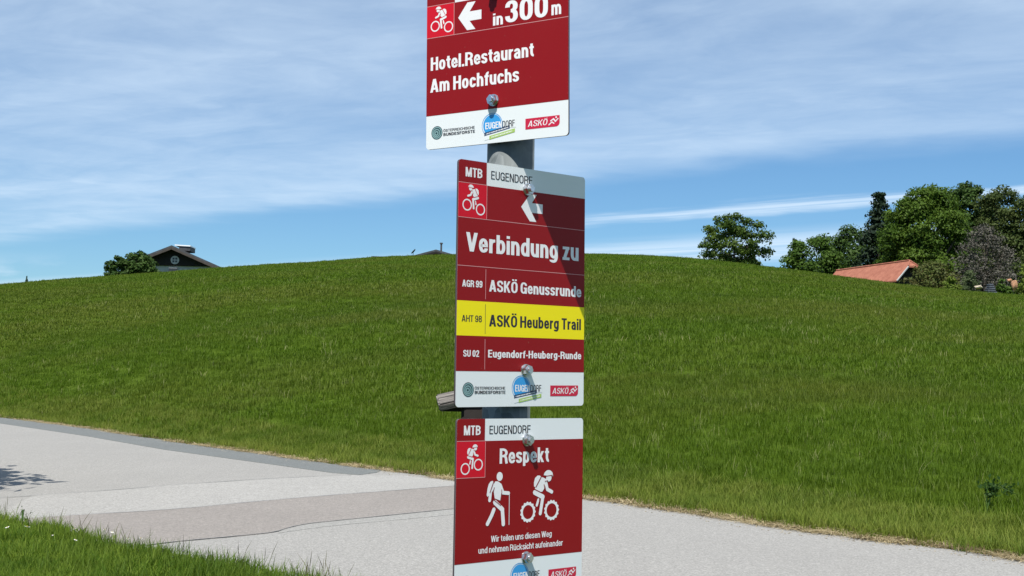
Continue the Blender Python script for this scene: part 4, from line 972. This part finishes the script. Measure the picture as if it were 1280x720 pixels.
def bolt(sg, u, v, turn):
    M_ = Matrix.Translation((u / 1000, 0, v / 1000)) @ Matrix.Rotation(R(90), 4, 'X') @ Matrix.Rotation(turn, 4, 'Z')
    bm = bmesh.new(); bmesh.ops.create_cone(bm, cap_ends=True, segments=28, radius1=.0078, radius2=.0075, depth=.0014, matrix=Matrix.Translation((0, 0, .0007)))
    bmesh.ops.transform(bm, matrix=M_, verts=bm.verts); w = bm_obj('washer', bm, M['bolt'], sg.r)
    bm = bmesh.new(); bmesh.ops.create_cone(bm, cap_ends=True, segments=6, radius1=.0068, radius2=.0068, depth=.0065, matrix=Matrix.Translation((0, 0, .0047)))
    es = [e for e in bm.edges if all(abs(v_.co.z - .00795) < 1e-4 for v_ in e.verts)]; bmesh.ops.bevel(bm, geom=es, offset=.0009, segments=2, affect='EDGES')
    bmesh.ops.create_cone(bm, cap_ends=True, segments=16, radius1=.0040, radius2=.0036, depth=.0028, matrix=Matrix.Translation((0, 0, .0092)))
    bmesh.ops.transform(bm, matrix=M_, verts=bm.verts); bm_obj('bolt_head', bm, M['bolt'], sg.r)
def logos(sg, du, dz):
    X = lambda x: x + du; Z = lambda z: z + dz
    # ringed leaf disc and two-line name
    bm = bmesh.new(); sg.poly(bm, ell(X(-86), Z(20.8), 8.7, 8.7, 32), .20); o = bm_obj('ring_logo', bm, M['s_teal_dark'], sg.r); fix(o)
    bm = bmesh.new()
    for (ri, ro, ox) in ((6.4, 7.7, 0), (4.0, 5.4, -.4), (1.5, 3.1, -.7)): ring(bm, X(-86) + ox, Z(20.8) + ox, ri, ro, .26, 36)
    q = bm_obj('logo_rings', bm, M['s_teal'], o); fix(q)
    text(sg, 'ÖSTERREICHISCHE', X(-76), X(-28), Z(20.9), 3.4, 's_dark', .22, .55)
    text(sg, 'BUNDESFORSTE', X(-76), X(-27.6), Z(15.6), 3.8, 's_dark', .22, 1.1)
    # blue disc with town name and two slanting banners
    cx, cz = X(-1.6), Z(22.9)
    bm = bmesh.new(); sg.poly(bm, ell(cx, cz, 13.6, 13.6, 48), .20); o = bm_obj('town_logo', bm, M['s_blue'], sg.r); fix(o)
    bm = bmesh.new(); ring(bm, cx - .4, cz, 14.6, 15.3, .205, 60); q = bm_obj('logo_ring', bm, M['s_blue'], o); fix(q)
    # right part of the disc is cut by the white card behind DORF
    bm = bmesh.new(); sg.poly(bm, [(X(13.0), Z(17.0)), (X(33), Z(17.0)), (X(33), Z(28.2)), (X(13.0), Z(28.2))], .215); q = bm_obj('logo_card', bm, M['s_white'], o); fix(q)
    sl_ = .17
    band = lambda x0, x1, z, h: [(X(x0), Z(z)), (X(x1), Z(z + (x1 - x0) * sl_)), (X(x1), Z(z + (x1 - x0) * sl_ + h)), (X(x0), Z(z + h))]
    bm = bmesh.new(); sg.poly(bm, band(-13.2, 24, 4.0, 13.6 - 7.2), .235); q = bm_obj('logo_undercut', bm, M['s_white'], o); fix(q)
    bm = bmesh.new(); sg.poly(bm, band(-13.5, 24, 9.6, 4.3), .26); q = bm_obj('navy_banner', bm, M['s_navy'], o); fix(q)
    bm = bmesh.new(); sg.poly(bm, band(-6, 31.5, 4.6, 4.6), .28); q = bm_obj('green_banner', bm, M['s_green'], o); fix(q)
    text(sg, 'EUGEN', X(-12.1), X(12.4), Z(18.2), 8.3, 's_text', .30, .8)
    text(sg, 'DORF', X(13.2), X(31.3), Z(18.2), 8.3, 's_dark', .30, .5)
    # illegible small print on the banners: short pale dashes
    bm = bmesh.new()
    x = -11
    while x < 21:
        w_ = random.uniform(.7, 1.7); z = 10.9 + (x + 13.5) * sl_; sg.poly(bm, [(X(x), Z(z)), (X(x + w_), Z(z + w_ * sl_)), (X(x + w_), Z(z + w_ * sl_ + 1.5)), (X(x), Z(z + 1.5))], .32); x += w_ + random.uniform(.4, .9)
    x = -3
    while x < 28:
        w_ = random.uniform(.7, 1.7); z = 6.1 + (x + 6) * sl_; sg.poly(bm, [(X(x), Z(z)), (X(x + w_), Z(z + w_ * sl_)), (X(x + w_), Z(z + w_ * sl_ + 1.6)), (X(x), Z(z + 1.6))], .33); x += w_ + random.uniform(.4, .9)
    q = bm_obj('banner_print', bm, M['s_text'], o); fix(q)
    # crimson badge with rounded lower right corner
    pts = [(X(46.6), Z(12.4))] + [(X(95.0) - 5 + 5 * math.cos(R(a)), Z(12.4) + 5 + 5 * math.sin(R(a))) for a in range(-90, 1, 15)] + [(X(95), Z(25.9)), (X(46.6), Z(25.9))]
    bm = bmesh.new(); sg.poly(bm, pts, .20); o = bm_obj('badge', bm, M['s_crimson'], sg.r); fix(o)
    text(sg, 'ASKÖ', X(50), X(77), Z(15.4), 7.4, 's_text', .26, .25, shear=.22)
    bm = bmesh.new(); l = .26
    for a, c, w_ in (((80, 15.2), (84.2, 18.4), 1.3), ((84.2, 18.4), (87, 16.4), 1.4), ((82.5, 19.8), (86.4, 22.0), 1.5), ((86.4, 22.0), (89.2, 18.6), 1.7), ((89.2, 18.6), (92.8, 21.8), 1.3)):
        sg.poly(bm, cap_pts((X(a[0]), Z(a[1])), (X(c[0]), Z(c[1])), w_), l); l += .02
    sg.poly(bm, ell(X(90.2), Z(23.6), 1.15, 1.15, 14), l); q = bm_obj('runner_mark', bm, M['s_text'], o); fix(q)
def header(sg, H, base):
    fix(sg.rect('red_field', -105, H - 28.3, -61.4, H, 's_red', .12))
    text(sg, 'MTB', -94.4, -68.4, base, 11.4, weight=1.0)
    text(sg, 'EUGENDORF', -54.4, 12.9, base + .9, 10.2, 's_dark', .22, .22)

# upper sign: turned to the left
S1 = Sign('upper red sign with left arrow, hotel name and the distance 300 m', .2842, -R(31.123), R(.580), .0118, 216.0, -.0019)
header(S1, 216.0, 196.5)
fix(S1.rect('red_field', -105, 43.6, 105, 187.9, 's_red', .14))
fix(S1.rect('icon_field', -105, 146.4, -62.4, 188.0, 's_bright', .18))
lines(S1, [(-105, 146.0, 105, 146.0), (-62.4, 146.4, -62.4, 188), (-105, 188.2, -62.4, 188.2)])
rider(S1, (-71.0, 157.6), (-91.8, 161.0), .24)
bm = bmesh.new(); S1.poly(bm, [(-56, 167), (-42, 185), (-29.6, 185), (-38.6, 172.9), (-20.7, 172.9), (-20.7, 160.8), (-38.6, 160.8), (-29.8, 149.1), (-42.4, 149.1)], .24); o = bm_obj('arrow', bm, M['s_text'], S1.r); fix(o)
text(S1, 'in', -3.2, 11.4, 149.4, 15.4, weight=.75); text(S1, '300', 14.8, 76.4, 150.2, 27.8, weight=.70); text(S1, 'm', 81.4, 95.0, 150.6, 17.5, weight=.6)
text(S1, 'Hotel.Restaurant', -98.4, 56.4, 102.9, 17.4, weight=.72); text(S1, 'Am Hochfuchs', -98.9, 35.2, 74.2, 17.5, weight=.72)
logos(S1, -2, 0); bolt(S1, -1.9, 54.1, .3); bolt(S1, -1.9, 190.5, .9)
# middle sign
S2 = Sign('middle tall red sign with white left arrow and yellow trail row', -.0447, R(40.551), R(.243), -.0057, 297.0, -.0047)
header(S2, 297.0, 276.8)
fix(S2.rect('red_field', -105, 42.8, 105, 268.9, 's_red', .14))
fix(S2.rect('icon_field', -105, 227.6, -60.8, 269.4, 's_bright', .18))
fix(S2.rect('yellow_row', -105, 85.2, 105, 127.0, 's_yellow', .18))
lines(S2, [(-105, 227.2, 105, 227.2), (-105, 169.0, 105, 169.0), (-60.8, 227.6, -60.8, 269), (-61, 130, -61, 166.5), (-61, 45, -61, 81.6), (-105, 269.3, -60.8, 269.3)])
lines(S2, [(-61, 88, -61, 124)], mat='s_dark')
rider(S2, (-70.7, 238.6), (-91.4, 242.6), .24)
bm = bmesh.new(); S2.poly(bm, [(-5.3, 248.3), (9.4, 265.5), (20.4, 265.5), (12.4, 254.4), (30.7, 254.4), (30.7, 242.3), (12.4, 242.3), (20.2, 231.2), (9.2, 231.2)], .24); o = bm_obj('arrow', bm, M['s_text'], S2.r); fix(o)
text(S2, 'Verbindung zu', -92.3, 94.0, 186.6, 23.0, weight=.62)
text(S2, 'AGR 99', -97.4, -66.2, 143.7, 8.2, weight=.8); text(S2, 'ASKÖ Genussrunde', -55.5, 99.3, 139.8, 14.0, weight=.7)
text(S2, 'AHT 98', -97.4, -66.5, 101.9, 7.9, 's_dark', weight=.45); text(S2, 'ASKÖ Heuberg Trail', -54.9, 99.2, 97.4, 14.2, 's_dark', weight=.62)
text(S2, 'SU 02', -94.4, -70.0, 60.0, 8.0, weight=.7); text(S2, 'Eugendorf-Heuberg-Runde', -55.9, 100.0, 59.6, 9.3, weight=.7)
logos(S2, 0, 0); bolt(S2, 4.7, 44.7, .2); bolt(S2, 4.7, 271.0, .5)
# lower sign
S3 = Sign('lower red sign reading Respekt with walker and cyclist pictograms', -.2744, R(41.416), -R(.384), -.0118, 214.6, -.0029)
header(S3, 214.6, 195.2)
fix(S3.rect('red_field', -105, 43.8, 105, 188.0, 's_red', .14))
fix(S3.rect('icon_field', -105, 144.8, -60.4, 187.8, 's_bright', .18))
lines(S3, [(-105, 144.6, -60.2, 144.6), (-60.4, 144.9, -60.4, 187.6), (-105, 188.1, -60.2, 188.1)])
rider(S3, (-91.3, 155.4), (-71.1, 159.9), .24)
text(S3, 'Respekt', -37.4, 44.8, 160.0, 18.4, weight=.72)
text(S3, 'Wir teilen uns diesen Weg', -49.2, 51.2, 66.6, 7.4, weight=.45); text(S3, 'und nehmen Rücksicht aufeinander', -68.8, 70.9, 54.1, 7.4, weight=.45)
rider(S3, (10.5, 99.2), (50.6, 99.5), .24, True, red='s_red')
bm = bmesh.new(); bd = bmesh.new(); l = .24
def wp(p, dark=False):
    global l
    S3.poly(bd if dark else bm, p, l); l += .03
wp(ell(-36.9, 144.6, 4.9, 5.4)); wp([(-51.5, 139), (-48, 139.8), (-45.6, 137), (-50.5, 124), (-56, 121), (-57.2, 123), (-56, 131), (-54.2, 136)])
wp(cap_pts((-45.6, 134.0), (-51.2, 127), 4.6)); wp(cap_pts((-51.0, 127.4), (-52.4, 116.6), 4.4))
wp([(-44, 139), (-39.5, 138.8), (-35.5, 136.5), (-33.2, 132.8), (-34.0, 124), (-35.6, 115.6), (-44.4, 118.6), (-46.0, 126), (-46.5, 134.5)])
wp(cap_pts((-35.6, 134.0), (-31.4, 124.9), 4.4)); wp(cap_pts((-31.4, 124.9), (-22.2, 123.9), 4.4)); wp(cap_pts((-21.0, 123.6), (-20.8, 85.8), .9))
wp(cap_pts((-44.0, 113.8), (-32.0, 104.6), 6.0)); wp(cap_pts((-32.0, 104.8), (-30.1, 87.0), 5.4)); wp(cap_pts((-45.6, 105.2), (-49.0, 98.6), 5.2)); wp(cap_pts((-49.0, 98.6), (-55.6, 88.6), 5.0))
wp(cap_pts((-46.6, 138.8), (-52.2, 126.0), 1.0), True); wp(cap_pts((-45.4, 131.5), (-47.6, 125.4), .9), True); wp(cap_pts((-47.6, 125.4), (-48.2, 117.0), .9), True); wp(cap_pts((-46.4, 117.2), (-34.8, 109.6), .9), True)
wp(cap_pts((-33.6, 128.8), (-33.4, 122.2), .8), True)
o = bm_obj('walker_pictogram', bm, M['s_text'], S3.r); fix(o); o2 = bm_obj('pictogram_gaps', bd, M['s_red'], o); fix(o2)
logos(S3, 0, 0); bolt(S3, 8.0, 44.0, .7); bolt(S3, 6.5, 188.0, .1)

# ---------------------------------------------------------------- wooden post with board behind the pole
def wood_mat(name, ca, cb, rot=(0, 0, 0)):
    m, n = new_mat(name); p = n.n('ShaderNodeBsdfPrincipled'); o = n.n('ShaderNodeOutputMaterial'); n.l(p.outputs[0], o.inputs[0])
    g = n.n('ShaderNodeTexCoord').outputs['Object']; gm = n.mapping(g, sc=(8, 220, 220))
    f = n.noise(gm, 1.0, 6, .7); c = n.mix(n.mr(f, .35, .65), ca, cb); n.l(c, p.inputs['Base Color']); p.inputs['Roughness'].default_value = .9
    bn = n.n('ShaderNodeBump'); bn.inputs['Strength'].default_value = .9; bn.inputs['Distance'].default_value = .003; n.l(f, bn.inputs['Height']); n.l(bn.outputs[0], p.inputs['Normal'])
    return m
M['oldboard'] = wood_mat('weathered_board', (0.02, 0.017, 0.015), (0.26, 0.235, 0.21)); M['oldpost'] = plain('dark_post_wood', (0.018, 0.013, 0.011), .8, var=.4, vscale=25)
r = empty('wooden_post', (-.032, 1.715, 0), R(0), label='short dark wooden post with weathered board on top, behind the steel pole'); r['category'] = 'wooden post'
bm = bmesh.new(); add_box(bm, (0, 0, .60), (.066, .066, 1.80), bev=.004); bm_obj('post', bm, M['oldpost'], r)
bd_ = bm_obj('board', (lambda bm: (add_box(bm, (0, 0, 0), (.20, .034, .011), bev=.002), bm)[1])(bmesh.new()), M['oldboard'], r)
bd_.location = (.032, -.016, 1.5265); bd_.rotation_euler = (R(24), R(-13), R(6))
bd2 = bm_obj('batten', (lambda bm: (add_box(bm, (0, 0, 0), (.085, .03, .012), bev=.002), bm)[1])(bmesh.new()), M['oldpost'], r)
bd2.location = (-.022, .0, 1.4985); bd2.rotation_euler = (0, 0, R(2))
